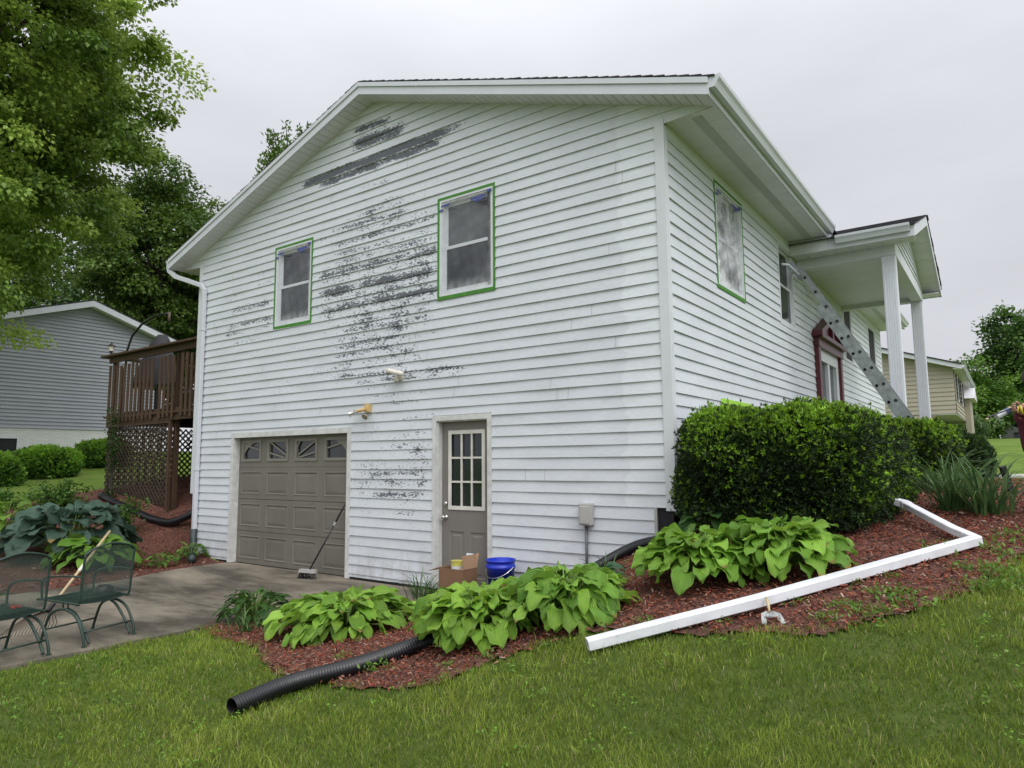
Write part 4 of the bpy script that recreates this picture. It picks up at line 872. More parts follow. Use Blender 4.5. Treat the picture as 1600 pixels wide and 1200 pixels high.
for i, (x, y, zc, rx, rz, lab, c1, c2) in enumerate([
    (-38, 9, 9.0, 6.5, 6.0, 'dark tree behind the ridge of the grey house', (.035, .085, .018), (.11, .20, .04)),
    (-33, 15.5, 9.0, 6.0, 5.6, 'dark tree behind the deck railing', (.032, .08, .018), (.11, .20, .04)),
    (-36, 24, 10.0, 6.0, 6.5, 'dark tree deep behind the downspout corner', (.032, .08, .018), (.10, .18, .04))]):
    tree('dark_tree', (x, y, h1(x, y)), None, ((x, y, zc), (rx, rx, rz)), lab, 200, 240, .24, c1, c2, group='dark trees beyond the left neighbour', trunk_r=.35, clumpr=1.7, seed=20+i, flat=.6)
# slim-leaved tree peeking over the left roof slope
def spike_tree():
    rng = np.random.default_rng(5); bx, by = -16.3, 7.3; gz = h1(bx, by); root = empty('tall_tree', (bx, by, gz), 'tree top of upright shoots peeking over the roof slope', 'tree')
    P = []; D = []
    mb = MB(); mb.tube([(bx, by, gz), (bx, by, 9.6)], [.25, .12], 8); mb.build('trunk', M_bark, root)
    mb = MB()
    for i in range(90):
        a = rng.uniform(0, 6.28); r_ = 1.5*math.sqrt(rng.random()); x, y = bx+r_*math.cos(a), by+r_*math.sin(a); z1 = 12.35+.42*(x-bx)-r_*.1+rng.uniform(-.5, .4)
        mb.tube([(bx, by, 8.0), (x, y, z1)], [.04, .01], 5)
        for k in range(110):
            t = rng.random(); zz = z1-2.0*t; w_ = .06+.16*t; P.append((x+rng.normal(0, w_), y+rng.normal(0, w_), zz)); D.append((rng.normal(0, .6), rng.normal(0, .6), .6))
    mb.build('limb', M_bark, root)
    P = np.array(P); D = unit(np.array(D)); n = len(P); V, F = leaves(P, D, unit(rng.normal(0, 1, (n, 3))), rng.uniform(.10, .2, n), rng.uniform(.05, .09, n))
    t = rng.random((n, 1)); cl = np.array((.05, .11, .015))*(1-t)+np.array((.12, .22, .03))*t; link('crown', V, F, M_leaf, root, attrs={'col': np.repeat(cl, 4, 0)})
spike_tree()
for i, (x, y, zc, rx, rz, lab, c1, c2, lf) in enumerate([
    (.9, 61, 6.0, 2.7, 3.4, 'bright green low tree right of the beige house', (.05, .12, .015), (.13, .25, .03), .3),
    (4.9, 68, 10.6, 3.9, 4.6, 'tall spreading tree at the right edge', (.04, .10, .018), (.09, .18, .03), .34),
    (-1.6, 70, 6.6, 4.0, 4.2, 'dark tree far behind the beige house', (.018, .055, .014), (.04, .09, .02), .4),
    (7.5, 70, 9.4, 5.0, 6.0, 'dark tree behind the tall one at the right edge', (.02, .055, .014), (.045, .10, .02), .4),
    (-.6, 74, 5.5, 3.2, 3.3, 'dark low tree just right of the beige house', (.012, .035, .01), (.03, .07, .015), .4)]):
    tree('street_tree', (x, y, h1(x, y)), None, ((x, y, zc), (rx, rx, rz)), lab, 110, 130, lf, c1, c2, group='trees down the street', trunk_r=.22, clumpr=1.1, seed=40+i, flat=.8)

# ------------------------------------------------------------------ hostas and other plants
def hosta(c, rad, h, nl, L_, w, col, col2, label, seed=0, name='hosta_plant', wav=.03, group='hosta plants'):
    rng = np.random.default_rng(seed); cx, cy = c; cz = h1(cx, cy); nu, nv = 9, 7; V = []; F = []; CL = []; VN = []
    mbst = MB()
    for i in range(nl):
        ring_ = (i+.5)/nl; a = i*2.39996+rng.normal(0, .25); r_ = rad*(.10+.62*math.sqrt(ring_))*rng.uniform(.85, 1.1)
        zz = h*(1.0-.62*ring_**1.3)*rng.uniform(.85, 1.12); d = np.array([math.cos(a), math.sin(a), 0]); s = np.array([-math.sin(a), math.cos(a), 0])
        sz_ = rng.uniform(.5, 1.08)*(.9 if L_ < .3 else 1); ll = L_*sz_*rng.uniform(.9, 1.1); ww = w*sz_*rng.uniform(.85, 1.1)
        p0 = np.array([cx+d[0]*r_, cy+d[1]*r_, 0]); p0[2] = max(cz, h1(p0[0], p0[1])*.6+cz*.4)+zz
        el0 = R(34-50*ring_+rng.normal(0, 16)); el1 = R(-28-34*ring_+rng.normal(0, 18)); roll = rng.normal(0, .38); ph = rng.uniform(0, 6.28)
        p = p0.copy(); base = len(V)//1; worn = rng.random() < .05; tone = rng.uniform(.62, 1.2); mixc = rng.random()
        cc_ = (np.array(col)*(1-mixc)+np.array(col2)*mixc)*tone
        for j in range(nu):
            t = j/(nu-1); el = el0+(el1-el0)*t; dd = d*math.cos(el)+np.array([0, 0, math.sin(el)]); up = -d*math.sin(el)+np.array([0, 0, math.cos(el)])
            s2 = s*math.cos(roll)+up*math.sin(roll); up2 = up*math.cos(roll)-s*math.sin(roll)
            if j: p = p+dd*ll/(nu-1)
            wt = ww/2*(math.sin(math.pi*min(1, (t*.93+.055))**.62))**.85 if t < 1 else .002
            for k in range(nv):
                q = (k/(nv-1)-.5)*2
                V.append(p+s2*wt*q+up2*(wt*.30*abs(q)**1.2*(1-.9*t)-.02*ww*0+wav*math.sin(t*11+ph+q*2)*abs(q)**2*ww*2.2)+dd*(-.16*ll*abs(q)**2 if t < .35 else 0))
                CL.append(np.array((.30, .22, .07)) if (worn and t > .82) else cc_*(1.12 if abs(q) < .12 else 1)); VN.append(abs(q)*.75+t*.18)
        for j in range(nu-1):
            for k in range(nv-1): F.append((base+j*nv+k, base+j*nv+k+1, base+(j+1)*nv+k+1, base+(j+1)*nv+k))
        mbst.tube(arc((cx+d[0]*.03, cy+d[1]*.03, cz), (cx+d[0]*r_*.4, cy+d[1]*r_*.4, cz+zz*.8+.02), p0, 5), .006, 4, cap=False)
    root = empty(name, (cx, cy, cz), label, 'plant', group)
    link('leaves', V, F, M_hosta, root, smooth=True, attrs={'col': np.array(CL), 'vein': np.array(VN)})
    mbst.build('stalks', mat('pale_stalk', (.12, .20, .04), .6), root); return root
G1, G2 = (.15, .31, .035), (.27, .46, .06)
p = at(530, 990); hosta((p[0]-.05, p[1]+.12), .92, .30, 280, .24, .155, G1, G2, 'lime green hosta left of the black pipe, nearest the drive', 1)
p = at(735, 1005); hosta((p[0], p[1]+.1), .55, .31, 170, .23, .18, G1, G2, 'lime green hosta whose leaves hang over the black pipe', 2, wav=.06)
p = at(880, 966); hosta((p[0]+.03, p[1]-.02), .58, .31, 165, .23, .18, (.12, .27, .035), G2, 'lime green hosta below the blue bucket', 3, wav=.06)
p = at(1085, 915); hosta((p[0], p[1]+.12), .58, .33, 180, .24, .19, (.13, .29, .03), (.24, .43, .055), 'lime green hosta at the left end of the white pipe bed, under the house corner', 4, wav=.05)
p = at(1215, 900); hosta((p[0], p[1]+.1), .58, .33, 170, .24, .19, (.13, .29, .03), (.24, .43, .055), 'lime green hosta under the front face of the big hedge', 5, wav=.05)
p = at(1115, 848); hosta((p[0], p[1]+.1), .40, .28, 40, .20, .15, (.035, .10, .02), (.06, .15, .03), 'dark green hosta in the gap under the hedge', 6)
p = at(940, 930); hosta((p[0], p[1]+.0), .22, .20, 16, .20, .17, (.05, .12, .06), (.075, .17, .08), 'small dark hosta below the grey box', 7)
p = at(60, 880); hosta((p[0]-.2, p[1]+.5), 1.15, .75, 120, .42, .36, (.055, .10, .072), (.08, .145, .10), 'big blue-green hosta behind the left chair', 8, wav=.05)
p = at(135, 890); hosta((p[0]-.1, p[1]+.15), .75, .42, 90, .33, .21, (.12, .26, .03), (.20, .37, .05), 'lime green hosta behind the right chair and rake', 9)
p = at(30, 870); hosta((p[0]-1.6, p[1]+.3), .8, .5, 60, .30, .2, (.12, .25, .03), (.17, .31, .04), 'lime green hosta far behind the blue-green one', 10)
p = at(250, 888); hosta((p[0], p[1]), .28, .22, 26, .17, .12, (.10, .22, .03), (.17, .33, .05), 'small bright hosta on the mulch left of the drain', 11)
p = at(298, 876); hosta((p[0], p[1]), .30, .26, 26, .19, .13, (.09, .20, .03), (.16, .31, .05), 'small bright hosta beside the drain elbow', 12)
p = at(400, 975); hosta((p[0]-.1, p[1]+.05), .46, .30, 110, .17, .09, (.035, .10, .02), (.07, .16, .03), 'dark leafy clump at the drive corner of the bed', 13)
def straps(c, n, ln, w, label, col, col2, seed, name='daylily_plant', spread=1.0):
    rng = np.random.default_rng(seed); cx, cy = c; cz = h1(cx, cy); V = []; F = []; CL = []; ns = 8
    for i in range(n):
        a = rng.uniform(0, 6.28); d = np.array([math.cos(a), math.sin(a), 0]); s = np.array([-math.sin(a), math.cos(a), 0]); l_ = ln*rng.uniform(.55, 1.1)
        p = np.array([cx, cy, cz])+d*rng.uniform(0, .16*spread)+s*rng.normal(0, .05); el = R(rng.uniform(55, 88)); de = R(rng.uniform(60, 130))/ns; base = len(V); k_ = rng.random(); cc_ = (np.array(col)*(1-k_)+np.array(col2)*k_)
        for j in range(ns+1):
            t = j/ns; ww = w*(1-t**2.2)*.5+.001; V += [p-s*ww, p+s*ww+np.array([0, 0, .003])]; CL += [cc_, cc_]
            dd = d*math.cos(el)*spread+np.array([0, 0, math.sin(el)]); p = p+dd*l_/ns; el -= de*(.5+t)
        F += [(base+2*j, base+2*j+1, base+2*j+3, base+2*j+2) for j in range(ns)]
    return tagit(link(name, V, F, M_grassb, attrs={'col': np.array(CL)}, origin=(cx, cy, cz)), label, 'plant', 'strap-leaved clumps')
for u, v, n, ln, lab in ((1490, 800, 90, .75, 'strap-leaved clump beside the upper end of the white downspout'), (1545, 806, 80, .72, 'strap-leaved clump at the right edge of the mulch bed'), (1475, 770, 60, .65, 'strap-leaved clump at the foot of the second hedge'), (660, 935, 60, .42, 'grassy clump before the entry door, behind the hostas'), (385, 990, 40, .36, 'grassy clump at the corner of the bed by the lawn'), (950, 905, 20, .3, 'wispy grass tuft at the wall under the grey box')):
    p = at(u, v); straps(p[:2], n, ln, .022 if ln > .5 else .012, lab, (.03, .075, .025), (.11, .19, .06), int(u))
# leafy shrub by the deck (loose)
def loose_shrub(c, half, n, label, seed, ls=.09, col=(.03, .08, .012), col2=(.09, .19, .03), name='loose_shrub'):
    rng = np.random.default_rng(seed); c = np.array(c, float); gz = h1(c[0], c[1]); root = empty(name, (c[0], c[1], gz), label, 'shrub', 'loose leafy shrubs')
    mb = MB(); P = []; D = []
    ns = max(6, n//90)
    for i in range(ns):
        e_ = c+unit(rng.normal(0, 1, (1, 3)))[0]*np.array(half)*rng.uniform(.5, 1); e_[2] = max(e_[2], gz+.1); A = arc((c[0]+rng.normal(0, .05), c[1]+rng.normal(0, .05), gz), (c[0], c[1], e_[2]), e_, 7); mb.tube(A, list(np.linspace(.012, .003, 7)), 5)
        for k in range(n//ns):
            t = rng.uniform(.3, 1)*6; j = min(5, int(t)); q = A[j]+(A[j+1]-A[j])*(t-j); P.append(q+rng.normal(0, ls*.8, 3)); D.append(rng.normal(0, 1, 3)+np.array([0, 0, .3]))
    mb.build('stem', M_bark, root); P = np.array(P); P[:, 2] = np.maximum(P[:, 2], gz+.03); D = unit(np.array(D)); n = len(P)
    V, F = leaves(P, D, unit(np.array([0, 0, 1.0])+rng.normal(0, .5, (n, 3))), ls*rng.uniform(.6, 1.2, n), ls*.55*rng.uniform(.7, 1.2, n)); t = rng.random((n, 1))
    link('foliage', V, F, M_leaf, root, attrs={'col': np.repeat(np.array(col)*(1-t)+np.array(col2)*t, 4, 0)}); return root
loose_shrub((-12.9, -.9, 1.05), (.8, .6, .5), 2000, 'loose dark shrub in front of the deck lattice', 1)
loose_shrub((-13.7, -1.6, 1.0), (.5, .45, .32), 800, 'low dark shrub left of the deck lattice', 2)
loose_shrub((-10.7, -.55, .78), (.55, .45, .4), 700, 'small leafy shrub on the mulch below the deck', 3, .08)
loose_shrub((-12.9, .12, 2.1), (.35, .06, 1.6), 420, 'climbing vine on the deck lattice', 4, .08, (.02, .055, .012), (.05, .11, .02), name='climbing_vine')
# ragged weeds over the mulch
PP, DD, LL, TT = [], [], [], []
for u, v, s_ in ((590,1050,.10),(535,1030,.06),(800,1050,.06),(1130,975,.07),(1010,975,.06),(1240,945,.07),(1330,915,.05),(1390,890,.06),(1395,905,.05),(1460,870,.10),(1455,865,.07),(1400,935,.12),(1420,950,.14),(1330,955,.08),(1310,950,.07),(1380,960,.06),(1485,855,.06),(1520,895,.1),(1560,900,.12),(1570,870,.12),(1580,845,.12),(1575,920,.1),(1535,925,.1),(1540,860,.06),(1360,930,.05),(855,1012,.05),(760,1030,.05),(700,1045,.05),(1290,970,.08),(1355,965,.09)):
    p = at(u, v); rng = np.random.default_rng(u+v); n = 80; PP.append(np.array([p[0], p[1], p[2]+.01])+rng.normal(0, 1, (n, 3))*np.array([s_*.6, s_*.6, 0])+np.abs(rng.normal(0, 1, (n, 3)))*np.array([0, 0, s_*.35])); DD.append(rng.normal(0, 1, (n, 3))+np.array([0, 0, .5])); LL.append(np.full(n, s_*.28+.008)*rng.uniform(.5, 1.3, n)); TT.append(rng.random((n, 1)))
PP, DD, LL, TT = np.concatenate(PP), unit(np.concatenate(DD)), np.concatenate(LL), np.concatenate(TT)
V, F = leaves(PP, DD, unit(np.array([0, 0, 1.0])+RNG.normal(0, .6, (len(PP), 3))), LL, LL*.45)
tagit(link('mulch_weeds', V, F, M_leaf, origin=(0, 0, 0), attrs={'col': np.repeat(np.array((.06, .14, .02))*(1-TT)+np.array((.17, .30, .04))*TT, 4, 0)}), 'small green weeds sprouting over the red mulch', 'weeds', kind='stuff')

# ------------------------------------------------------------------ grass
def grass():
    n = 640000; rng = np.random.default_rng(11)
    # sample by bearing and distance so that near ground gets most blades
    ang = YAW+rng.uniform(-.92, 1.15, n); r_ = 1.6+(14.5-1.6)*rng.random(n)**1.55
    x = CAM[0]+np.sin(ang)*r_; y = CAM[1]+np.cos(ang)*r_
    wob = .02*np.sin(x*9)+.015*np.sin(y*13)
    inb = inpoly(x+wob, y-wob, BED_FRONT); inl = inpoly(x, y, BED_LEFT)
    drive = (x < -4.10+.03*np.sin(y*7)) & (x > -8.0) ; house = (y > -.05) & (x < .1) & (x > -9.5); strip = (x < -1.6) & (x > -8.3) & (y > -2.4)
    PB = np.array(BED_FRONT); dist = np.full(len(x), 9.0)
    for q0, q1 in zip(PB, np.roll(PB, -1, 0)):
        e_ = q1-q0; t = np.clip(((x-q0[0])*e_[0]+(y-q0[1])*e_[1])/(e_@e_+1e-9), 0, 1); dist = np.minimum(dist, np.hypot(x-q0[0]-t*e_[0], y-q0[1]-t*e_[1]))
    fr = .12+.10*np.sin(x*6.1+2*np.sin(y*5))*np.sin(y*7.7)
    ok = (~inb | (rng.random(n) < np.clip(1-dist/np.maximum(fr, .02), 0, 1)*.8+.012)) & ~inl & ~drive & ~house & ~strip & (x > -17) & (y < 2)
    ok &= ~(inb & (y > -.6))
    x, y, r_ = x[ok], y[ok], r_[ok]; n = len(x); z = hgt(x, y)-.01
    f1 = np.sin(x*1.7+1.1*np.sin(y*1.3))*np.cos(y*1.9+.8*np.sin(x*2.1)); f2 = np.sin(x*5.1+y*3.3+1.5*np.sin(y*2.7))*np.sin(y*6.3-x*2.2+1.3*np.sin(x*3.9))
    f3 = np.sin(x*19+3*np.sin(y*7))*np.sin(y*23+2*np.sin(x*11)); hh = (.043+.010*f1+.014*f2+.016*f3)*rng.uniform(.5, 1.35, n); hh *= np.where(rng.random(n) < .04, 1.6, 1); w = np.clip(.0022+.0007*(r_-2), .0022, .010)*rng.uniform(.7, 1.3, n)
    a = rng.uniform(0, 6.283, n); lean = np.abs(rng.normal(.0, .5, n))+.25; la = 2.2*np.sin(x*7.1+y*3.7)+2.0*np.sin(y*8.3-x*5.9)+rng.normal(0, 1.6, n)
    s = np.stack([np.cos(a), np.sin(a), 0*a], 1); d = np.stack([np.cos(la)*np.sin(lean*.5), np.sin(la)*np.sin(lean*.5), np.cos(lean*.5)], 1); d2 = np.stack([np.cos(la)*np.sin(lean*1.5), np.sin(la)*np.sin(lean*1.5), np.cos(lean*1.5)], 1)
    p = np.stack([x, y, z], 1); m_ = p+d*(hh*.55)[:, None]; t_ = m_+d2*(hh*.55)[:, None]; W_ = w[:, None]
    V = np.stack([p-s*W_/2, p+s*W_/2, m_+s*W_*.4, m_-s*W_*.4, t_], 1).reshape(-1, 3); i = (np.arange(n)*5)[:, None, None]
    F = (i+np.array([(0, 1, 2), (0, 2, 3), (3, 2, 4)])[None]).reshape(-1, 3)
    g1, g2, g3, g4 = np.array((.075, .145, .012)), np.array((.27, .345, .055)), np.array((.42, .36, .18)), np.array((.035, .075, .010))
    k1 = np.clip(.48+.30*f1+.24*f2+.22*f3+rng.normal(0, .25, n), 0, 1)[:, None]; c = g1*(1-k1)+g2*k1; st = rng.random(n); dry = (st < .05+.05*np.clip(f1*f2, 0, 1))[:, None]; c = np.where(dry, g3*rng.uniform(.6, 1, (n, 1)), c); c = np.where((st > .85)[:, None], g4*.5+c*.5, c); c = c*rng.uniform(.75, 1.25, (n, 1))
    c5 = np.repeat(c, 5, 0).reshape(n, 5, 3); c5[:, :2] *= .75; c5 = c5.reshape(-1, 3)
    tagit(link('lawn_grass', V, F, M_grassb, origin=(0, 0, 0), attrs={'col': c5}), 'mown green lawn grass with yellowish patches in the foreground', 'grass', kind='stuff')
    # clover and broad-leaved weeds through the lawn
    n = 900; ang = YAW+rng.uniform(-.8, .7, n); r_ = 2+(7.0)*rng.random(n)**1.2; x = CAM[0]+np.sin(ang)*r_; y = CAM[1]+np.cos(ang)*r_
    ok = ~inpoly(x, y, BED_FRONT) & (x > -4.0) & (y < -1.2) & (np.sin(x*2.3+y)*np.sin(y*1.7-x) > -.1); x, y = x[ok], y[ok]; k = 7; n = len(x)*k; X = np.repeat(x, k)+rng.normal(0, .016, n); Y = np.repeat(y, k)+rng.normal(0, .016, n); P = np.stack([X, Y, hgt(X, Y)+rng.uniform(.025, .055, n)], 1)
    V, F = leaves(P, unit(rng.normal(0, 1, (n, 3))*np.array([1, 1, .3])), unit(np.array([0, 0, 1.0])+rng.normal(0, .3, (n, 3))), rng.uniform(.012, .024, n), rng.uniform(.010, .018, n)); cl = np.array((.15, .30, .035))*rng.uniform(.7, 1.2, (n, 1))
    tagit(link('lawn_clover', V, F, M_leaf, origin=(0, 0, 0), attrs={'col': np.repeat(cl, 4, 0)}), 'pale clover leaves scattered through the lawn', 'clover', kind='stuff')
grass()

# ------------------------------------------------------------------ wooden deck
DX0, DX1, DY0, DY1, DZ = -13.75, -9.55, .32, 4.2, 2.86
DK = empty('wooden_deck', (-11.8, 2, 1.0), 'raised brown wooden deck with lattice skirt beside the white house', 'deck')
mb = MB(); mb.box(DX0, DX1, DY0, DY0+.05, DZ-.24, DZ-.02); mb.box(DX0, DX0+.05, DY0+.052, DY1, DZ-.24, DZ-.02); mb.box(DX0-.04, DX1, DY0-.045, DY0-.003, DZ-.10, DZ-.06); mb.build('rim_joist', M_wood, DK)
mb = MB()
for i in range(30):
    x = DX0+.02+i*.14
    if x+.13 < DX1: mb.box(x, x+.132, DY0+.0, DY1, DZ-.018, DZ+.012)
mb.build('deck_boards', M_wood, DK)
def baluster_run(p0, p1, n, skip=()):
    p0 = np.array(p0, float); p1 = np.array(p1, float); d = (p1-p0)/np.linalg.norm(p1-p0); s = np.array([-d[1], d[0], 0]); rng = np.random.default_rng(4)
    for i in range(n):
        if i in skip: continue
        c = p0+(p1-p0)*(i+.5)/n; w_ = .044; mb = MB(); t_ = .011
        q = [c-d*w_+s*t_, c+d*w_+s*t_, c+d*w_-s*t_, c-d*w_-s*t_]; zb = DZ-.19+rng.uniform(-.02, .02)
        mb.prism([(a_[0], a_[1], zb) for a_ in q], (0, 0, 1.27)); mb.build('baluster', M_wood, DK)
baluster_run((DX0+.08, DY0-.04, 0), (DX1, DY0-.04, 0), 24, (12, 17)); baluster_run((DX0-.03, DY0+.1, 0), (DX0-.03, DY1, 0), 9)
baluster_run((DX0+.08, DY1, 0), (DX1, DY1, 0), 9)
mb = MB(); mb.box(DX0-.14, DX1, DY0-.14, DY0+.09, 4.16, 4.20); mb.box(DX0, DX1, DY0-.005, DY0+.035, 4.03, 4.155); mb.build('handrail', M_wood, DK)
mb = MB(); mb.box(DX0-.14, DX0+.09, DY0+.092, DY1+.1, 4.16, 4.20); mb.box(DX0+.092, DX1, DY1-.1, DY1+.1, 4.16, 4.20); mb.build('handrail', M_wood, DK)
for x, y in ((DX0+.06, DY0+.06), (-10.95, DY0+.08), (DX0+.06, DY1-.1), (-11.7, DY1-.1), (-9.7, DY1-.1)):
    mb = MB(); mb.box(x-.045, x+.045, y-.045+.06, y+.045+.06, h1(x, y)-.2, 4.15); mb.build('post', M_wood, DK)
def lattice(name, p0, p1, z0, z1, m, sp=.10, w=.035):
    p0 = np.array(p0, float); p1 = np.array(p1, float); ln = np.linalg.norm(p1-p0); d = (p1-p0)/ln; nrm = np.array([-d[1], d[0], 0]); mb = MB(); hz = z1-z0; st = sp*1.414
    for sg in (1, -1):
        c = -hz-st
        while c < ln+hz+st:
            # line u = c + sg*z within the panel
            pts = []
            for z in (0, hz):
                pts.append((c+(z if sg > 0 else hz-z), z))
            (u0, v0), (u1, v1) = pts
            def cut(u, v, u2, v2, U): t = (U-u)/(u2-u); return (U, v+(v2-v)*t)
            if max(u0, u1) > 0 and min(u0, u1) < ln:
                A, B = (u0, v0), (u1, v1)
                if A[0] > B[0]: A, B = B, A
                if A[0] < 0: A = cut(*A, *B, 0)
                if B[0] > ln: B = cut(*A, *B, ln)
                if abs(A[0]-B[0]) > .02:
                    o_ = nrm*(.006*sg)
                    a_ = p0+d*A[0]+o_; b_ = p0+d*B[0]+o_
                    mb.bar((a_[0], a_[1], z0+A[1]), (b_[0], b_[1], z0+B[1]), .009, w, up=tuple(np.cross(nrm, [d[0], d[1], sg*1.0]))) if False else mb.bar((a_[0], a_[1], z0+A[1]), (b_[0], b_[1], z0+B[1]), .010, w, up=(0, 0, 1))
            c += st
    return mb.build(name, m, DK)
lattice('lattice', (DX0+.02, DY0+.03, 0), (-10.98, DY0+.03, 0), h1(-12, .3)-.05, DZ-.28, M_woodlat)
lattice('lattice', (DX0+.02, DY0+.06, 0), (DX0+.02, DY1, 0), h1(-13.7, 2)-.1, DZ-.28, M_woodlat)
lattice('lattice', (DX0+.05, DY1-.02, 0), (DX1-.1, DY1-.02, 0), h1(-11, 4)-.1, DZ-.75, M_black, sp=.13, w=.045)
mb = MB(); mb.box(DX0, -10.95, DY0-.0, DY0+.045, DZ-.30, DZ-.245); mb.box(-11.0, -10.93, DY0-.01, DY0+.05, h1(-11, .3)-.05, DZ-.25); mb.build('lattice_frame', M_wood, DK)
mb = MB(); mb.box(-13.6, -9.6, DY1-.4, DY1-.35, DZ-.75, DZ-.03); mb.build('beam', M_wood, DK)
# things on the deck
mb = MB(); lx, ly = -13.72, .33
mb.lathe([(0, 0), (.05, 0), (.05, .02), (.02, .03), (.018, .09), (.05, .11), (.05, .12), (0, .12)], (lx, ly, 4.2), 12)
dl = empty('deck_lantern', (lx, ly, 4.2), 'small black lantern on the left corner of the deck rail', 'lantern'); mb.build('stand', M_black, dl)
mb = MB(); mb.lathe([(.045, .12), (.072, .235), (0, .235)], (lx, ly, 4.2), 6); mb.build('lantern_glass', M_ivory, dl)
mb = MB(); mb.lathe([(.105, .235), (.02, .29), (.012, .33), (0, .34)], (lx, ly, 4.2), 12); mb.lathe([(0, .234), (.105, .234)], (lx, ly, 4.2), 12)
mb.build('lantern_cap', M_black, dl)
mb = MB(); mb.tube([(-13.55, .55, DZ+.01), (-13.5, .55, 3.6), (-13.46, .56, 4.35), (-13.34, .6, 4.68), (-13.08, .68, 4.93), (-12.75, .78, 5.08), (-12.5, .86, 5.12), (-12.35, .92, 5.12)], .026, 8); uo = mb.build('umbrella_pole', M_black, None, origin=(-13.5, .55, DZ), smooth=True)
tagit(uo, 'curved dark pole arching above the deck rail', 'umbrella pole')
mb = MB(); mb.tube([(-12.35, .92, 5.14), (-12.34, .92, 4.93)], .03, 8); o_ = mb.build('hook', M_rust, uo, smooth=True)
# covered grill: draped black cloth
V = []; F = []; nu, nv = 28, 10; gx, gy = -13.0, 1.05
for j in range(nv+1):
    t = j/nv
    for i in range(nu):
        a = 2*math.pi*i/nu; rx = .08+(.78-.08)*(t**.8); ry = .10+.30*t**.7; wv = 1+.07*math.sin(a*5+t*3)*t
        V.append((gx+rx*math.cos(a)*wv+(.28-.55*t)*.5, gy+ry*math.sin(a)*wv, DZ+.02+1.82-1.15*t**1.1+.04*math.sin(a*3)*t))
F = [(j*nu+i, j*nu+(i+1) % nu, (j+1)*nu+(i+1) % nu, (j+1)*nu+i) for j in range(nv) for i in range(nu)]+[tuple(range(nu))[::-1]]
gr = empty('covered_grill', (gx, gy, DZ), 'charcoal cloth-covered grill peaking above the deck rail', 'grill')
link('cover', V, F, mat('charcoal_cloth', (.03, .03, .034), .8, .2, 6), gr, smooth=True)
mb = MB()
for sx in (-.4, .4):
    for sy in (-.18, .18): mb.box(gx+sx-.02, gx+sx+.02, gy+sy-.02, gy+sy+.02, DZ+.012, DZ+.8)
mb.box(gx-.45, gx+.45, gy-.22, gy+.22, DZ+.6, DZ+.72)
mb.build('stand', M_black, gr)

# ------------------------------------------------------------------ pipes
def corrugated(pts, r, name, label, n_per=60, hollow=True, cat='drain pipe', m=M_black):
    P = [np.array(p, float) for p in pts]; seg = [np.linalg.norm(P[i+1]-P[i]) for i in range(len(P)-1)]; tot = sum(seg); n = int(tot/.0065); Q = []; RR = []
    cum = np.concatenate([[0], np.cumsum(seg)]); PA = np.array(P)
    # smooth centre line
    for i in range(n+1):
        s_ = tot*i/n; Q.append([np.interp(s_, cum, PA[:, k]) for k in range(3)]); RR.append(r*(1+.026*math.sin(s_/.0205*2*math.pi)))
    Q = np.array(Q)
    for _ in range(12): 
        kk = 9; Q[kk:-kk] = (Q[:-2*kk]+2*Q[kk:-kk]+Q[2*kk:])/4
    mb = MB(); mb.tube(list(Q), RR, 20, cap=False); o = mb.build(name, m, None, origin=tuple(P[0]-np.array([0, 0, r])), smooth=True); so = o.modifiers.new('wall', 'SOLIDIFY'); so.thickness = .005; so.offset = -1
    return tagit(o, label, cat)
def on(x, y, r): return (x, y, h1(x, y)+r)
pa = at(362, 1122); pb = at(455, 1080); pc = at(560, 1055); pd = at(640, 1025); pe = at(720, 998); pf = at(790, 972)
corrugated([on(q[0], q[1], .062) for q in (pa, pb, pc, pd, pe, pf)], .060, 'drain_pipe', 'black corrugated drain pipe lying from the hostas onto the lawn')
corrugated([on(-.72, -.42, .07), on(-.52, -.25, .10), (-.30, -.20, h1(-.3, -.2)+.10), on(0, -.25, .05)], .060, 'drain_pipe', 'short black drain pipe at the wall by the house corner')
corrugated([on(-13.1, .02, .07), on(-12.4, -.06, .06), on(-11.6, -.04, .06), on(-10.9, -.02, .07), (-10.35, .12, h1(-10.3, .1)+.12), (-9.95, .35, h1(-9.9, .3)+.34), (-9.7, .7, h1(-9.7, .7)+.5)], .07, 'drain_pipe', 'black drain pipe curving along the foot of the deck lattice')
# loose white downspout, three pieces with elbows
def up_(u, v, l): p = at(u, v, l); return np.array(p)
qa = at(918, 1007, .05); qb = at(1180, 940, .085); qe = at(1522, 845, .075); qf = at(1416, 789, .17)
PA = [np.array([q[0], q[1], q[2]]) for q in (qa, qb, qe)]
LS = rect_pipe([PA[0], PA[1], PA[1]+(PA[2]-PA[1])*.55, PA[2]-(PA[2]-PA[1])*.05, PA[2]+(PA[2]-PA[1])*.015], .084, .064, M_pipewhite, None, 'downspout', up=(0, 0, 1), hollow_end=True)
tagit(LS, 'long white downspout with an elbow lying across the mulch bed', 'downspout')
d1 = qf-PA[2]; d1 /= np.linalg.norm(d1)
o_ = rect_pipe([PA[2]+(PA[2]-PA[1])*.012+np.array([0, 0, .003]), PA[2]+d1*.09+(PA[2]-PA[1])*.01+np.array([0, 0, .003]), PA[2]+d1*.3, np.array(qf)], .078, .060, M_pipewhite, LS, 'elbow_piece', up=(0, 0, 1))
o_ = rect_pipe([np.array(qf)-d1*.02, np.array(qf)+d1*.04, np.array(qf)+d1*.07+np.array([-.05, 0, .01])], .090, .069, M_pipewhite, LS, 'end_elbow', up=(0, 0, 1))
mb = MB(); dd = (PA[1]-PA[0])/np.linalg.norm(PA[1]-PA[0])
d2_ = (PA[2]-PA[1])/np.linalg.norm(PA[2]-PA[1])
M_seam = mat('seam_line', (.42, .43, .44), .5)
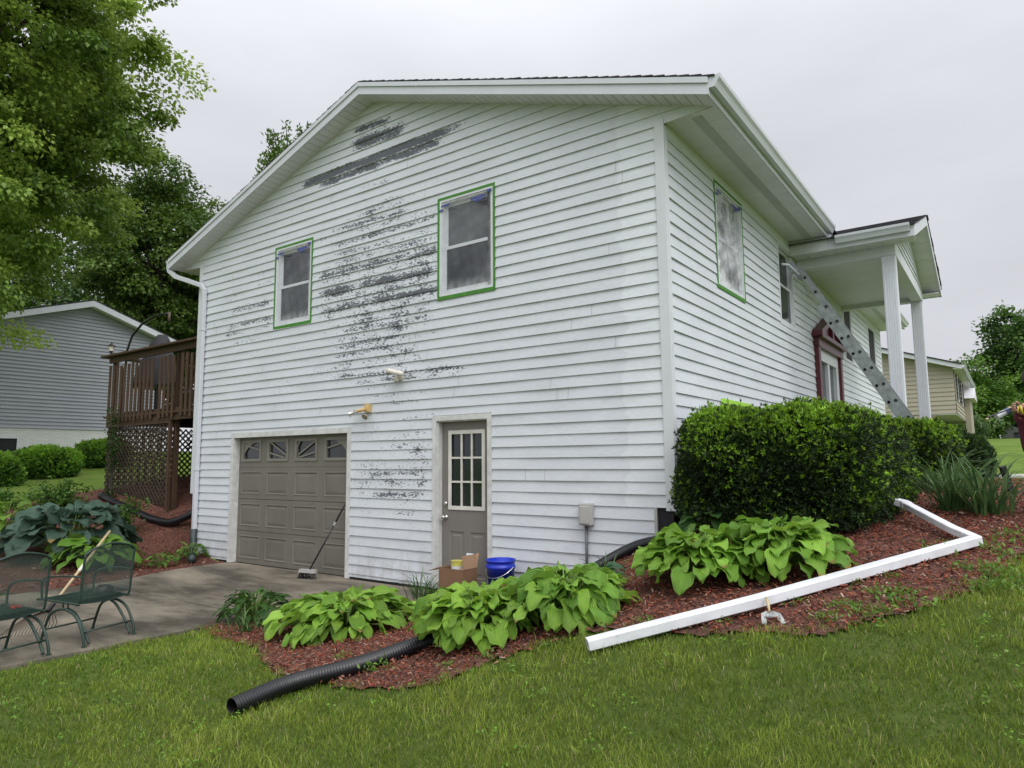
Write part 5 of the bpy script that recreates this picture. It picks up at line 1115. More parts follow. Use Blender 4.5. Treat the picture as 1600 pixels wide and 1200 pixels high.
o_ = rect_pipe([PA[2]-d2_*.42, PA[2]-d2_*.412], .0865, .0665, M_seam, LS, 'seam')
o_ = rect_pipe([PA[2]+d1*.10-d2_*.0, PA[2]+d1*.108], .0805, .0625, M_seam, LS, 'seam')
o_ = rect_pipe([PA[0]+dd*.92, PA[0]+dd*.935], .0865, .0665, mat('dark_seam', (.35, .36, .37), .5), LS, 'seam')  # darker grey band marks a joint in the pipe

# ------------------------------------------------------------------ ladder
LD = empty('extension_ladder', (1.95, 5.15, h1(1.95, 5.15)), 'aluminium extension ladder leaning on the front wall behind the hedge', 'ladder')
lt = np.array([.13, 0, 4.92]); lb = np.array([2.16, 0, h1(2.1, 5.1)+.02]); ld = (lt-lb)/np.linalg.norm(lt-lb); ln_ = np.cross(ld, [0, 1, 0]); ln_ = ln_*np.sign(ln_[0]); LY0, LY1 = 4.93, 5.37
LN = np.linalg.norm(lt-lb)
for y in (LY0, LY1):
    mb = MB(); a = lb+np.array([0, y, 0]); b_ = lb+ld*LN*.80+np.array([0, y, 0]); mb.bar(a, b_, .03, .090, up=ln_); mb.build('rail', M_alu, LD)
for y in (LY0+.035, LY1-.035):
    mb = MB(); a = lb+ld*LN*.15+ln_*.092+np.array([0, y, 0]); b_ = lt+np.array([0, y, 0])+ln_*.092; mb.bar(a, b_, .026, .088, up=ln_); mb.build('rail', M_alu, LD)
nr = int(LN*.8/.305)
for i in range(nr):
    p_ = lb+ld*(.2+i*.305); mb = MB(); mb.tube([p_+np.array([0, LY0-.02, 0]), p_+np.array([0, LY1+.02, 0])], .017, 8); mb.build('rung', M_alu, LD)
    for y in (LY0-.017, LY1+.017): mb = MB(); mb.tube([p_+np.array([0, y-.003, 0]), p_+np.array([0, y+.003, 0])], .024, 8); mb.build('rung_plug', M_black, LD)
for i in range(int(LN*.83/.305)):
    p_ = lb+ld*(LN*.15+.17+i*.305)+ln_*.092; mb = MB(); mb.tube([p_+np.array([0, LY0+.03, 0]), p_+np.array([0, LY1-.03, 0])], .016, 8); mb.build('rung', M_alu, LD)
    for y in (LY0+.018, LY1-.018): mb = MB(); mb.tube([p_+np.array([0, y-.003, 0]), p_+np.array([0, y+.003, 0])], .026, 8); mb.build('rung_plug', M_black, LD)
# stand-off arms with mitts at the top
tp = lt+ln_*.03
mb = MB(); mb.tube([tp+np.array([.1, LY0, -.15]), tp+np.array([.0, LY0-.25, -.02]), tp+np.array([-.05, LY0-.42, -.04])], .02, 8); mb.build('standoff_arm', M_metalwhite, LD, smooth=True)
mb = MB(); mb.tube([tp+np.array([.1, LY1, -.15]), tp+np.array([.0, LY1+.25, -.02]), tp+np.array([-.05, LY1+.42, -.04])], .02, 8); mb.build('standoff_arm', M_metalwhite, LD, smooth=True)
M_pad = mat('grey_blue_pad', (.26, .29, .34), .7)
for y in (LY0, LY1): mb = MB(); mb.bar(tp+np.array([.04, y, -.1]), tp+np.array([-.03, y, .06]), .06, .11, up=(1, 0, 0.3)); mb.build('end_pad', M_pad, LD)
mb = MB(); pr = [lt+np.array([.08, LY1+.06, -.2]), lb+ld*LN*.6+np.array([.0, LY1+.12, -.22]), lb+ld*LN*.28+np.array([0, LY1+.1, -.05])]; mb.tube(arc(*pr, n=14), .008, 5); mb.build('rope', mat('grey_rope', (.3, .3, .3), .9), LD)

# ------------------------------------------------------------------ spring chairs on the drive
def chair(cx, cy, label):
    rt = empty('wire_chair', (cx, cy, .02), label, 'chair', 'green wire patio chairs'); ca, sa = math.cos(R(15)), math.sin(R(15)); X = lambda x, y, z: (cx+x*ca-y*sa, cy+x*sa+y*ca, z+.02)
    # faces -x; back at +x.  seat .62 wide along y
    W2 = .27; r_ = .011
    def tb(name, runs, rr=r_, par=rt):
        mb = MB()
        for run in runs: mb.tube([X(*p) for p in run], rr, 7)
        return mb.build(name, M_chair, par, smooth=True)
    def curve(*pts, n=6):
        Q = []; 
        for i in range(len(pts)-1):
            p0 = np.array(pts[max(i-1, 0)], float); p1 = np.array(pts[i], float); p2 = np.array(pts[i+1], float); p3 = np.array(pts[min(i+2, len(pts)-1)], float)
            for t in np.linspace(0, 1, n, endpoint=False): Q.append(.5*((2*p1)+(-p0+p2)*t+(2*p0-5*p1+4*p2-p3)*t*t+(-p0+3*p1-3*p2+p3)*t**3))
        Q.append(np.array(pts[-1], float)); return Q
    zs = .38; bt = .88
    seat_out = curve((.24, -W2, zs), (-.28, -W2, zs+.02), (-.33, -W2+.05, zs+.01), (-.33, W2-.05, zs+.01), (-.28, W2, zs+.02), (.24, W2, zs)); tb('seat_frame', [seat_out])
    for s in (-1, 1):
        tb('back_post', [curve((.20, s*W2, zs-.01), (.24, s*W2, zs+.05), (.26, s*W2, .68), (.28, s*W2, bt-.04))])
        tb('leg', [curve((.33, s*W2, 0), (.30, s*W2, .12), (.20, s*W2, .27), (.03, s*W2, .325), (-.14, s*W2, .27), (-.22, s*W2, .10), (-.25, s*W2, 0)), curve((.33, s*W2-s*.05, .02), (.25, s*W2-s*.05, .15), (.13, s*W2-s*.05, .28), (.03, s*W2-s*.04, .325))], .013)
        tb('spring', [[(.03+.035*math.cos(t), s*W2-s*.02, .352+.035*math.sin(t)) for t in np.linspace(0, 6.28*2, 30)]], .007)
        tb('arm', [curve((.26, s*W2, .63), (.10, s*(W2+.02), .64), (-.16, s*(W2+.03), .62), (-.27, s*(W2+.01), .56), (-.27, s*W2, zs+.02))])
        mb = MB()
        for x in (.33, -.25): mb = MB(); mb.lathe([(0, 0), (.022, 0), (.022, .012), (0, .014)], X(x, s*W2, -.002), 10); mb.build('foot', M_chair, rt)
    tb('back_rail', [curve((.28, -W2, bt-.04), (.29, -W2*.7, bt+.01), (.295, 0, bt+.045), (.29, W2*.7, bt+.01), (.28, W2, bt-.04))]); tb('stretcher', [[(.29, -W2, .13), (.29, W2, .13)]], .009); tb('stretcher', [[(-.21, -W2, .12), (-.21, W2, .12)]], .009)
    # expanded-metal mesh: crossed wires following the seat and the back
    def mesh_panel(name, fn, nu, nv):
        mb = MB()
        for k in range(-nv, nu):
            for sg in (1, -1):
                pts = []
                for j in range(nv+1):
                    i = k+j if sg > 0 else k+nv-j
                    if 0 <= i <= nu: pts.append(fn(i/nu, j/nv))
                if len(pts) > 1:
                    pts = pts[::max(1, len(pts)//5)] + ([pts[-1]] if (len(pts)-1) % max(1, len(pts)//5) else [])
                    mb.tube([X(*p) for p in pts], .0019, 3, cap=False)
        return mb.build(name, M_chair, rt)
    mesh_panel('backrest', lambda a, b_: (.24+.025*min(1, b_*1.6)+.02*b_, -W2+2*W2*a, zs+.04+(bt-zs-.06+.045*math.sin(math.pi*a))*b_), 40, 36)
    mesh_panel('seat', lambda a, b_: (.23-.54*b_, -W2+2*W2*a, zs+.005+.02*b_-.02*math.sin(math.pi*a)), 46, 40)
    return rt
chair(-4.60, -3.78, 'green wire patio chair nearer the garage, with a black cap on its seat')
chair(-4.44, -4.60, 'green wire patio chair cut by the left edge, with red pruners on its seat')
mb = MB(); mb.lathe([(0, .075), (.05, .072), (.085, .05), (.098, .012), (.10, 0)], (-4.72, -3.58, .415), 20); cp = mb.build('black_cap', M_black, None, smooth=True, origin=(-4.72, -3.58, .415)); tagit(cp, 'black cloth cap lying on the wire chair seat', 'cap')
mb = MB(); V = [(-4.72+.17*math.cos(a)*r_, -3.50+.02+.13*math.sin(a)*r_, .424+.02*math.cos(a*2)) for r_ in (.45, 1) for a in np.linspace(-.6, 3.4, 12)]; mb.add(V, [(i, i+1, 13+i, 12+i) for i in range(11)]); mb.build('brim', M_black, cp)
PR = empty('pruning_shears', (-4.62, -4.42, .415), 'pair of grey pruning shears with red grips on the left chair', 'pruners')
for s in (-1, 1):
    mb = MB(); mb.tube([(-4.62, -4.42, .425), (-4.56, -4.42+s*.022, .428), (-4.48, -4.42+s*.028, .428)], [.009, .012, .010], 8); mb.build('grip', M_red, PR, smooth=True)
mb = MB(); mb.prism([(-4.62, -4.43, .423), (-4.75, -4.425, .423), (-4.72, -4.40, .423), (-4.62, -4.41, .423)], (0, 0, .006)); mb.build('blade', M_chrome, PR)
# leaf rake
RK = empty('leaf_rake', (-4.95, -4.0, .02), 'leaf rake with pale wooden handle leaning behind the chairs', 'rake')
hb = np.array([-4.93, -3.98, .30]); ht = np.array([-5.68, -3.12, .94]); mb = MB(); mb.tube([hb, ht], .0145, 10); mb.build('handle', M_handle, RK, smooth=True)
dr = (hb-ht)/np.linalg.norm(hb-ht); mb = MB(); mb.tube([ht+dr*.62, ht+dr*.74], .017, 10); mb.build('handle_band', M_ivory, RK)
sd_ = np.cross(dr, [0, 0, 1]); sd_ /= np.linalg.norm(sd_); mb = MB()
for i in range(18):
    q = (i/17-.5)*2; e_ = hb+np.array([-.28, -.10, -.22])*(.8+.2*math.cos(q))+np.array([-.10, .30, 0])*q; e_[2] = .05
    mb.tube([hb, hb*.5+e_*.5+np.array([0, 0, .05]), e_+np.array([0, 0, .03]), e_+np.array([-.03, -.01, -.025])], .0035, 4)
mb.build('tine', M_rust, RK); mb = MB(); mb.tube([hb+dr*-.06, hb+dr*.05], .022, 8); mb.build('socket', M_black, RK)

# ------------------------------------------------------------------ broom, carton, bucket
BR = empty('push_broom', (-5.66, -.3, .02), 'black-handled broom leaning on the garage door', 'broom')
mb = MB(); mb.tube([(-5.64, -.30, .12), (-5.36, -.06, .82)], .012, 8); mb.build('handle', M_black, BR, smooth=True); mb = MB(); mb.tube([(-5.36, -.06, .82), (-5.22, .055, 1.17)], .0125, 8); mb.build('grip', M_black, BR, smooth=True)
mb = MB(); mb.tube([(-5.375, -.073, .785), (-5.355, -.056, .835)], .015, 8); mb.build('collar', M_grey, BR)
mb = MB(); mb.prism([(-5.80, -.36, .10), (-5.50, -.30, .10), (-5.52, -.24, .10), (-5.80, -.30, .10)], (0, 0, .05)); mb.build('head', M_grey, BR)
mb = MB()
for i in range(60):
    t = random.random(); mb.tube([(-5.79+.28*t, -.335+.05*t+random.uniform(-.02, .02), .105), (-5.80+.30*t+random.uniform(-.02, .02), -.35+.05*t+random.uniform(-.05, .03), .022)], .004, 3)
mb.build('bristles', M_black, BR)
CB = empty('cardboard_box', (-2.66, -.42, .05), 'open brown cardboard box standing before the entry door', 'box')
bz = h1(-2.6, -.4)+.01; x0, x1, y0, y1, z1 = -2.84, -2.46, -.56, -.28, bz+.36
mb = MB(); t = .008; mb.box(x0, x1, y0, y0+t, bz, z1); mb.box(x0, x1, y1-t, y1, bz, z1); mb.box(x0, x0+t, y0+t, y1-t, bz, z1); mb.box(x1-t, x1, y0+t, y1-t, bz, z1); mb.box(x0+t, x1-t, y0+t, y1-t, bz, bz+t); mb.build('carton', M_cardb, CB)
mb = MB(); mb.prism([(x0-.01, y0+.01, z1), (x0-.01, y1-.01, z1), (x0-.20, y1-.03, z1-.06), (x0-.20, y0+.03, z1-.06)], (0, 0, .006)); mb.build('flap', M_cardl, CB)
mb = MB(); mb.prism([(x1, y0+.01, z1), (x1, y1-.01, z1), (x1-.02, y1-.01, z1+.16), (x1-.02, y0+.01, z1+.16)], (.006, 0, 0)); mb.build('flap', M_cardl, CB)
mb = MB(); mb.prism([(x0+.22, y1, z1), (x1-.01, y1, z1), (x1-.03, y1+.06, z1+.16), (x0+.25, y1+.06, z1+.13)], (0, .006, 0)); fl = mb.build('flap', M_cardl, CB)
mb = MB(); mb.prism([(x1-.20, y1+.018, z1+.06), (x1-.09, y1+.018, z1+.06), (x1-.10, y1+.050, z1+.15), (x1-.21, y1+.050, z1+.15)], (0, -.004, 0)); mb.build('paper_label', M_trim, fl)
mb = MB(); mb.lathe([(0, 0), (.075, 0), (.075, .005), (.07, .01), (.07, .20), (.075, .205), (.075, .212), (0, .212)], (x0+.17, y0+.14, z1-.13), 22); cn = mb.build('paint_can', mat('yellow_can', (.55, .52, .12), .4), None, origin=(x0+.17, y0+.14, z1-.13), smooth=False); tagit(cn, 'yellow and white can sticking out of the cardboard box', 'can')
mb = MB(); mb.lathe([(.0708, .06), (.0708, .15)], (x0+.17, y0+.14, z1-.13), 22); mb.build('can_label', M_trim, cn)
mb = MB(); mb.lathe([(0, 0), (.16, 0), (.16, .06), (0, .06)], (x0+.26, -.43, bz+.012), 14); mb.box(x0+.09, x0+.25, y0+.06, y0+.22, bz+.06, z1-.135)
fp = mb.build('packing', M_cardb, CB)
mb = MB(); mb.prism([(x1-.18, y0+.05, z1-.05), (x1-.03, y0+.05, z1-.04), (x1-.03, y1-.05, z1-.04), (x1-.18, y1-.05, z1-.05)], (0, 0, .03)); mb.build('flap', M_cardl, CB)
bkz = h1(-2.1, -.38)+.005
BK = empty('blue_bucket', (-2.06, -.34, bkz), 'tall blue plastic bucket beside the cardboard box', 'bucket')
mb = MB(); mb.lathe([(0, 0), (.14, 0), (.143, .01), (.163, .33), (.175, .335), (.175, .37), (.167, .372), (.169, .41), (.178, .415), (.178, .435), (.168, .435), (.147, .02), (0, .02)], (-2.06, -.34, bkz), 32); mb.build('tub', M_bucket, BK, smooth=True)
mb = MB(); mb.tube([(-2.06+.182*math.cos(a), -.34+.182*math.sin(a)-.0, bkz+.36-.12*abs(math.sin(a))) for a in np.linspace(-math.pi*.98, -.02, 18)], .003, 5); mb.build('bail', M_chrome, BK)

# ------------------------------------------------------------------ trowel-like tool, garden light, step stone
p = at(1205, 975)
TW = empty('garden_trowel', (p[0], p[1], p[2]), 'rusty grey hand tool with short pale handle lying on the mulch', 'tool')
r0 = np.array([p[0], p[1], p[2]+.04]); rt_ = np.array([_r[0], _r[1], 0]); fw = np.array([_f[0], _f[1], 0]); fw /= np.linalg.norm(fw)
mb = MB(); 
for sg in (-1, 1):
    A = [r0+rt_*sg*.015+fw*.02+np.array([0, 0, .03]), r0+rt_*sg*.06+np.array([0, 0, .02]), r0+rt_*sg*.075-fw*.05+np.array([0, 0, -.03]), r0+rt_*sg*.045-fw*.055+np.array([0, 0, -.03]), r0+rt_*sg*.03+np.array([0, 0, .0])]
    mb.prism(A if sg > 0 else A[::-1], np.array([0, 0, .006]))
mb.prism([r0+rt_*-.035+fw*.03+np.array([0, 0, .02]), r0+rt_*.035+fw*.03+np.array([0, 0, .02]), r0+rt_*.035-fw*.01, r0-rt_*.035-fw*.01], np.array([0, 0, .008]))
mb.build('blade', mat('dull_steel', (.28, .29, .28), .45, .35, 30, metal=.3), TW)
mb = MB(); mb.tube([r0+fw*.02+np.array([0, 0, .03]), r0+fw*.07+rt_*.012+np.array([0, 0, .065]), r0+fw*.12+rt_*.02+np.array([0, 0, .095])], [.007, .010, .009], 8); mb.build('handle', M_handle, TW, smooth=True)
p = at(1584, 775)
GL = empty('garden_light', (p[0], p[1], p[2]), 'tilted black garden light at the right end of the bed', 'garden light')
tl = np.array([-.07, 0, .0]); mb = MB(); b0 = np.array(p); 
ax = rt_*-.10+np.array([0, 0, .33]); mb.bar(b0+np.array([0, 0, -.03]), b0+ax, .07, .035, up=fw); mb.build('housing', M_black, GL, bevel=.006)
mb = MB(); mb.bar(b0+ax*.78-rt_*.03, b0+ax*.72-rt_*.11+np.array([0, 0, -.03]), .015, .015, up=fw); mb.build('bracket', M_black, GL)
mb = MB(); mb.bar(b0+ax*.5+fw*-.02, b0+ax*.95+fw*-.02, .055, .004, up=fw); mb.build('lens', M_glass, GL)

# ------------------------------------------------------------------ concrete walk and far odds and ends
def strip(name, pts, w, m, lift=.03, thick=.1):
    mb = MB(); P = [np.array(q, float) for q in pts]; V = []
    for i, q in enumerate(P):
        d = P[min(i+1, len(P)-1)]-P[max(i-1, 0)]; d /= np.linalg.norm(d); s = np.array([-d[1], d[0]])*w/2
        for sg in (-1, 1): x, y = q+s*sg; V.append((x, y, h1(x, y)+lift))
    n = len(V); V += [(a, b_, c-thick) for a, b_, c in V]; F = []
    for i in range(len(P)-1): F += [(2*i, 2*i+1, 2*i+3, 2*i+2), (2*i, 2*i+2, n+2*i+2, n+2*i), (2*i+1, n+2*i+1, n+2*i+3, 2*i+3)]
    F += [(0, n, n+1, 1), (n-2, n-1, 2*n-1, 2*n-2)]
    return tagit(link(name, V, F, m, origin=(P[0][0], P[0][1], 0)), kind='structure')
strip('front_walk', [(1.95, 12.4), (2.6, 12.6), (3.3, 12.85), (4.5, 13.2), (7, 13.8), (14, 15)], 1.05, M_walk)
for i, (x, y, l_, lab) in enumerate(((1.3, 25.5, .9, 'long pale plank on the rubble by the far beige house'), (1.75, 24.6, .5, 'short brown plank, nearest of the rubble by the beige house'), (2.05, 23.6, .45, 'short pale plank at the right end of the far rubble'), (1.2, 26.5, 1.1, 'brown plank at the back of the far rubble'))):
    z = h1(x, y); mb = MB(); mb.bar((x-l_/2, y, z+.06), (x+l_/2, y+.25, z+.12), .18, .12); tagit(mb.build('edging_plank', M_walk if i % 2 == 0 else M_tanbrick, None, origin=(x, y, z)), lab, 'plank', 'planks and rubble at the far driveway')

# ------------------------------------------------------------------ left neighbour: grey gable with white brick base, faces +x
NX, NYC, NH = -24.8, 4.35, 3.35; gz = 2.2
NB = empty('grey_house', (-28, NYC, gz), 'grey-blue sided house with white brick base beyond the deck', 'house')
npk = 7.62; nsl = .335
siding('gable_siding', lambda u, z, n: (NX+n, u, z), lambda z: (NYC-min(2.95, (npk-z)/nsl), NYC+min(2.95, (npk-z)/nsl)), (3.02, npk-.02), [], M_bluesid, step=3, parent=NB, zoff=3.02, ex=.13, lip=.034)
mb = MB(); mb.box(NX-.3, NX-.012, NYC-2.9, NYC+2.9, 1.6, 6.5); mb.prism([(NX-.3, NYC-2.9, 6.5), (NX-.3, NYC+2.9, 6.5), (NX-.3, NYC, npk-.06)], (.28, 0, 0)); mb.build('inner_wall', M_dark, NB)
mb = MB()
mb.box(NX-.012, NX+.0, NYC-1.95, NYC+2.93, 1.5, 3.015); mb.box(NX-.012, NX, NYC-3, NYC-3.0+.07, 1.5, 3.015); mb.box(NX-.012, NX, NYC-2.93, NYC-1.95, 2.72, 3.015); mb.box(NX-.012, NX, NYC-2.93, NYC-1.95, 1.5, 2.1); mb.build('brick_base', M_wbrick, NB)
mb = MB(); nT = lambda u, z, n: (NX+n, u, z); ring(mb, nT, NYC-2.93, NYC-1.95, 2.1, 2.72, .07, -.05, .015); w = mb.build('window', M_trim, NB); mb = MB(); wbox(mb, nT, NYC-2.86, NYC-2.02, 2.17, 2.65, -.04, -.03); mb.build('pane', M_glass, w)
mb = MB(); mb.box(NX-.10, NX+.018, NYC+2.90, NYC+2.98, 3.0, 6.62); mb.build('corner_board', M_bluesid, NB)
for sg in (-1, 1):
    mb = MB(); mb.prism([(NX+.35, NYC, npk+.20), (NX+.35, NYC+sg*NH, npk+.20-nsl*NH), (NX+.35, NYC+sg*NH, npk-.02-nsl*NH), (NX+.35, NYC, npk-.02)], (.03, 0, 0)); mb.build('rake_board', M_metalwhite, NB)
    mb = MB(); mb.prism([(NX+.35, NYC, npk-.0), (NX+.35, NYC+sg*(NH-.02), npk-.0-nsl*NH), (NX+.35, NYC+sg*(NH-.02), npk+.02-nsl*NH), (NX+.35, NYC, npk+.02)], (-.345, 0, 0)); mb.build('rake_soffit', M_soffit, NB)
    mb = MB(); mb.prism([(NX+.39, NYC, npk+.21), (NX+.39, NYC+sg*(NH+.05), npk+.21-nsl*(NH+.05)), (NX+.39, NYC+sg*(NH+.05), npk+.25-nsl*(NH+.05)), (NX+.39, NYC, npk+.25)], (-9, 0, 0)); mb.build('roof', M_shingle, NB)
for q in (2.88, -2.93): mb = MB(); mb.box(NX-8.5, NX-.31, NYC+q, NYC+q+.05, 1.8, 6.5); mb.build('side_wall', M_bluesid, NB)
mb = MB(); mb.lathe([(0, 0), (.07, 0), (.07, .35), (.1, .35), (.1, .42), (0, .42)], (NX-1.2, NYC+1.9, npk-.45), 10); mb.build('roof_vent', M_grey, NB)

# ------------------------------------------------------------------ right neighbour: beige two-storey house
BX, BY = 1.05, 30.0; bz = h1(0, 30)-.1
BH = empty('beige_house', (-3, 34, bz), 'beige two-storey house with jutting upper floor down the street', 'house')
bT = lambda u, z, n: (u, BY-n, z); bS = lambda u, z, n: (BX+n, u, z)
siding('gable_siding', bT, lambda z: (-8.0 if z < 6.0 else -3.6-(7.4-z)/.33, BX if z < 6.0 else min(BX, -3.6+(7.4-z)/.33)), (3.75, 7.35), [], M_beige, step=3, parent=BH, zoff=3.75, ex=.2, lip=.03)
siding('side_siding', bS, lambda z: (BY, BY+11), (3.75, 5.95), [(BY+1.2, BY+2.6, 4.4, 5.6), (BY+4.4, BY+6.0, 4.4, 5.6)], M_beige, step=3, parent=BH, zoff=3.75, ex=.2, lip=.03)
siding('lower_siding', lambda u, z, n: (u, BY+.02-n, z), lambda z: (-8, -.05), (bz-.3, 3.74), [], M_beige, step=3, parent=BH, zoff=3.75, ex=.2, lip=.03)
mb = MB(); mb.box(-8, BX-.02, BY+.05, BY+10.9, 3.78, 5.9); mb.box(-8, .0, BY+.06, BY+10.9, bz-.5, 3.76); mb.build('inner_wall', M_dark, BH)
mb = MB(); mb.box(-.05, .25, BY+.02, BY+.35, bz-.3, 3.7); mb.build('brick_pier', M_tanbrick, BH)
mb = MB(); mb.box(-.02, .03, BY+.4, BY+11, bz-.3, 3.7); mb.build('lower_side_wall', M_beige, BH)
mb = MB(); mb.box(.0, BX, BY+.0, BY+11, 3.70, 3.76); mb.build('overhang_soffit', M_soffit, BH)
for (y0, y1) in ((BY+1.2, BY+2.6), (BY+4.4, BY+6.0)):
    mb = MB(); ring(mb, bS, y0, y1, 4.4, 5.6, .08, -.04, .03); w = mb.build('window', M_trim, BH); mb = MB(); wbox(mb, bS, y0+.08, y1-.08, 4.48, 5.52, -.03, -.02); mb.build('pane', M_glass, w)
    for q in (y0-.32, y1+.03): mb = MB(); wbox(mb, bS, q, q+.29, 4.38, 5.62, .0, .06); mb.build('shutter', M_dark, BH)
mb = MB(); wbox(mb, lambda u, z, n: (.03+n, u, z), BY+1.4, BY+4.2, bz, 3.3, .0, .05); w = mb.build('garage_door', M_beige, BH); mb = MB(); ring(mb, lambda u, z, n: (.03+n, u, z), BY+1.3, BY+4.3, bz-.1, 3.42, .12, .0, .09); mb.build('door_casing', M_trim, BH)
def bsl(x): return 7.55-.33*abs(x+3.6)
for sg in (-1, 1):
    xe = -3.6+sg*5.0
    mb = MB(); mb.prism([(-3.6, BY-.45, bsl(-3.6)), (xe, BY-.45, bsl(xe)), (xe, BY-.45, bsl(xe)-.2), (-3.6, BY-.45, bsl(-3.6)-.2)], (0, .03, 0)); mb.build('rake_board', M_metalwhite, BH)
    mb = MB(); mb.prism([(-3.6, BY-.42, bsl(-3.6)-.17), (xe, BY-.42, bsl(xe)-.17), (xe, BY-.42, bsl(xe)-.15), (-3.6, BY-.42, bsl(-3.6)-.15)], (0, .42, 0)); mb.build('rake_soffit', M_soffit, BH)
    mb = MB(); mb.prism([(-3.6, BY-.5, bsl(-3.6)+.01), (xe, BY-.5, bsl(xe)+.01), (xe, BY-.5, bsl(xe)+.06), (-3.6, BY-.5, bsl(-3.6)+.06)], (0, 12, 0)); mb.build('roof', M_shingle, BH)
mb = MB(); mb.box(BX+.01, -3.6+4.98, BY-.42, BY+11.3, 5.73, 5.76); mb.build('eave_soffit', M_soffit, BH)
gutter(BH, (-3.6+5.0, BY-.42, 5.76), (-3.6+5.0, BY+11.4, 5.76), (1, 0, 0))
mb = MB(); mb.box(1.06, 1.32, BY+7.2, BY+10.2, bz-.3, 4.9); o_ = mb.build('front_wing', M_beige, BH)
mb = MB(); mb.prism([(1.0, BY+6.8, 4.9), (1.0, BY+10.6, 4.9), (1.0, BY+8.7, 5.6)], (.55, 0, 0)); mb.build('wing_roof', M_soffit, o_)
# small white house at the far right
zc = h1(3.2, 76); SW = empty('white_cottage', (4.2, 79, zc), 'small pale house under the trees at the far right', 'house')
mb = MB(); mb.box(2.2, 8.5, 76, 82, zc-.5, 6.7); mb.build('wall', M_trim, SW)
for x, z, hh_ in ((2.9, 5.3, .95), (4.7, 5.3, .95), (3.3, 3.4, .8), (4.9, 3.4, .8)): mb = MB(); mb.box(x, x+1.15, 75.94, 75.99, z, z+hh_); mb.build('window', M_glass, SW)
mb = MB(); mb.prism([(1.9, 75.6, 6.7), (8.9, 75.6, 6.7), (5.4, 75.6, 8.2)], (0, 7, 0)); mb.build('roof', M_shingle, SW)
loose_shrub((-.2+1.6, 46, h1(1.4, 46)+.8), (1.6, 1.0, .8), 700, 'pale shrub in front of the far trees', 9, .25, (.06, .12, .04), (.14, .22, .08))

# ------------------------------------------------------------------ person at the right edge, reaching out with a caulking gun
def skinned(name, pts, edges, rad, m, parent, sub=2):
    off = OFF[parent.name]; me = bpy.data.meshes.new(name); me.from_pydata([tuple(np.array(p)-off) for p in pts], edges, []); me.materials.append(m)
    o = bpy.data.objects.new(name, me); COL.objects.link(o); o.parent = parent; OFF[o.name] = off
    sk = o.modifiers.new('skin', 'SKIN'); sk.use_smooth_shade = True
    lay = me.skin_vertices[0].data if me.skin_vertices else None
    if lay is None:
        bpy.context.view_layer.objects.active = o; me.skin_vertices.new() if hasattr(me.skin_vertices, 'new') else None; lay = me.skin_vertices[0].data
    for i, r_ in enumerate(rad): lay[i].radius = r_ if hasattr(r_, '__len__') else (r_, r_)
    lay[0].use_root = True
    if sub: s_ = o.modifiers.new('sub', 'SUBSURF'); s_.levels = sub; s_.render_levels = sub
    return o
def bake(o):   # turn the modifiers into one plain mesh
    dg = bpy.context.evaluated_depsgraph_get(); dg.update(); me = bpy.data.meshes.new_from_object(o.evaluated_get(dg)); o.modifiers.clear(); o.data = me
    for p_ in me.polygons: p_.use_smooth = True
c0 = CAM+ray(1621, 640)*6.3; px_, py_ = c0[0], c0[1]; gz = h1(px_, py_)
gz -= .0; PS_ = empty('person', (px_, py_, gz), 'kneeling person in a maroon shirt reaching out a caulking gun', 'person')
B = lambda r_, f_, z: np.array([px_, py_, gz])+rt_*r_+fw*f_+np.array([0, 0, z-(.44 if z > .6 else 0)])
hand = CAM+ray(1590, 637)*6.15
hx = (hand-np.array([px_, py_, gz])); hr, hf, hz = hx@rt_, hx@fw, hx[2]
body = [B(0, 0, .95), B(0, 0, 1.10), B(0, 0, 1.27), B(0, 0, 1.40), B(0, -.01, 1.50), B(-.01, -.03, 1.58), B(-.02, -.05, 1.66),
        B(.16, 0, 1.40), B(.22, -.02, 1.14), B(.20, -.12, .92), B(-.15, -.02, 1.38), B(-.20, -.14, 1.42), B(hr+.05, hf+.01, hz+.44),
        B(.13, 0, .88), B(.20, -.11, .11), B(.22, .20, .08), B(.22, .34, .05), B(.0, 0, .88), B(.05, -.11, .11), B(.07, .20, .08), B(.07, .34, .05)]
ed = [(0, 1), (1, 2), (2, 3), (3, 4), (4, 5), (5, 6), (3, 7), (7, 8), (8, 9), (3, 10), (10, 11), (11, 12), (0, 13), (13, 14), (14, 15), (15, 16), (0, 17), (17, 18), (18, 19), (19, 20)]
rad = [.13, .145, .135, .12, .05, .06, .055, .055, .042, .027, .055, .042, .026, .085, .058, .04, .035, .085, .058, .04, .035]
bo = skinned('body', body, ed, rad, M_skin, PS_); bake(bo)
sh = skinned('shirt', [B(0, 0, .93), B(0, -.02, 1.08), B(0, 0, 1.27), B(0, 0, 1.41), B(.16, 0, 1.40), B(.20, -.01, 1.22), B(-.14, -.02, 1.38), B(-.17, -.06, 1.40)], [(0, 1), (1, 2), (2, 3), (3, 4), (4, 5), (3, 6), (6, 7)], [.135, .17, .165, .13, .075, .066, .075, .064], M_shirt, PS_); bake(sh)
tr_ = skinned('trousers', [B(0, 0, .96), B(.13, -.02, .84), B(.17, -.08, .25), B(.20, -.12, .11), B(.22, .22, .09), B(.0, -.02, .84), B(.03, -.08, .25), B(.05, -.12, .11), B(.07, .22, .09)], [(0, 1), (1, 2), (2, 3), (3, 4), (0, 5), (5, 6), (6, 7), (7, 8)], [.13, .095, .085, .075, .055, .095, .085, .075, .055], M_trouser, PS_); bake(tr_)
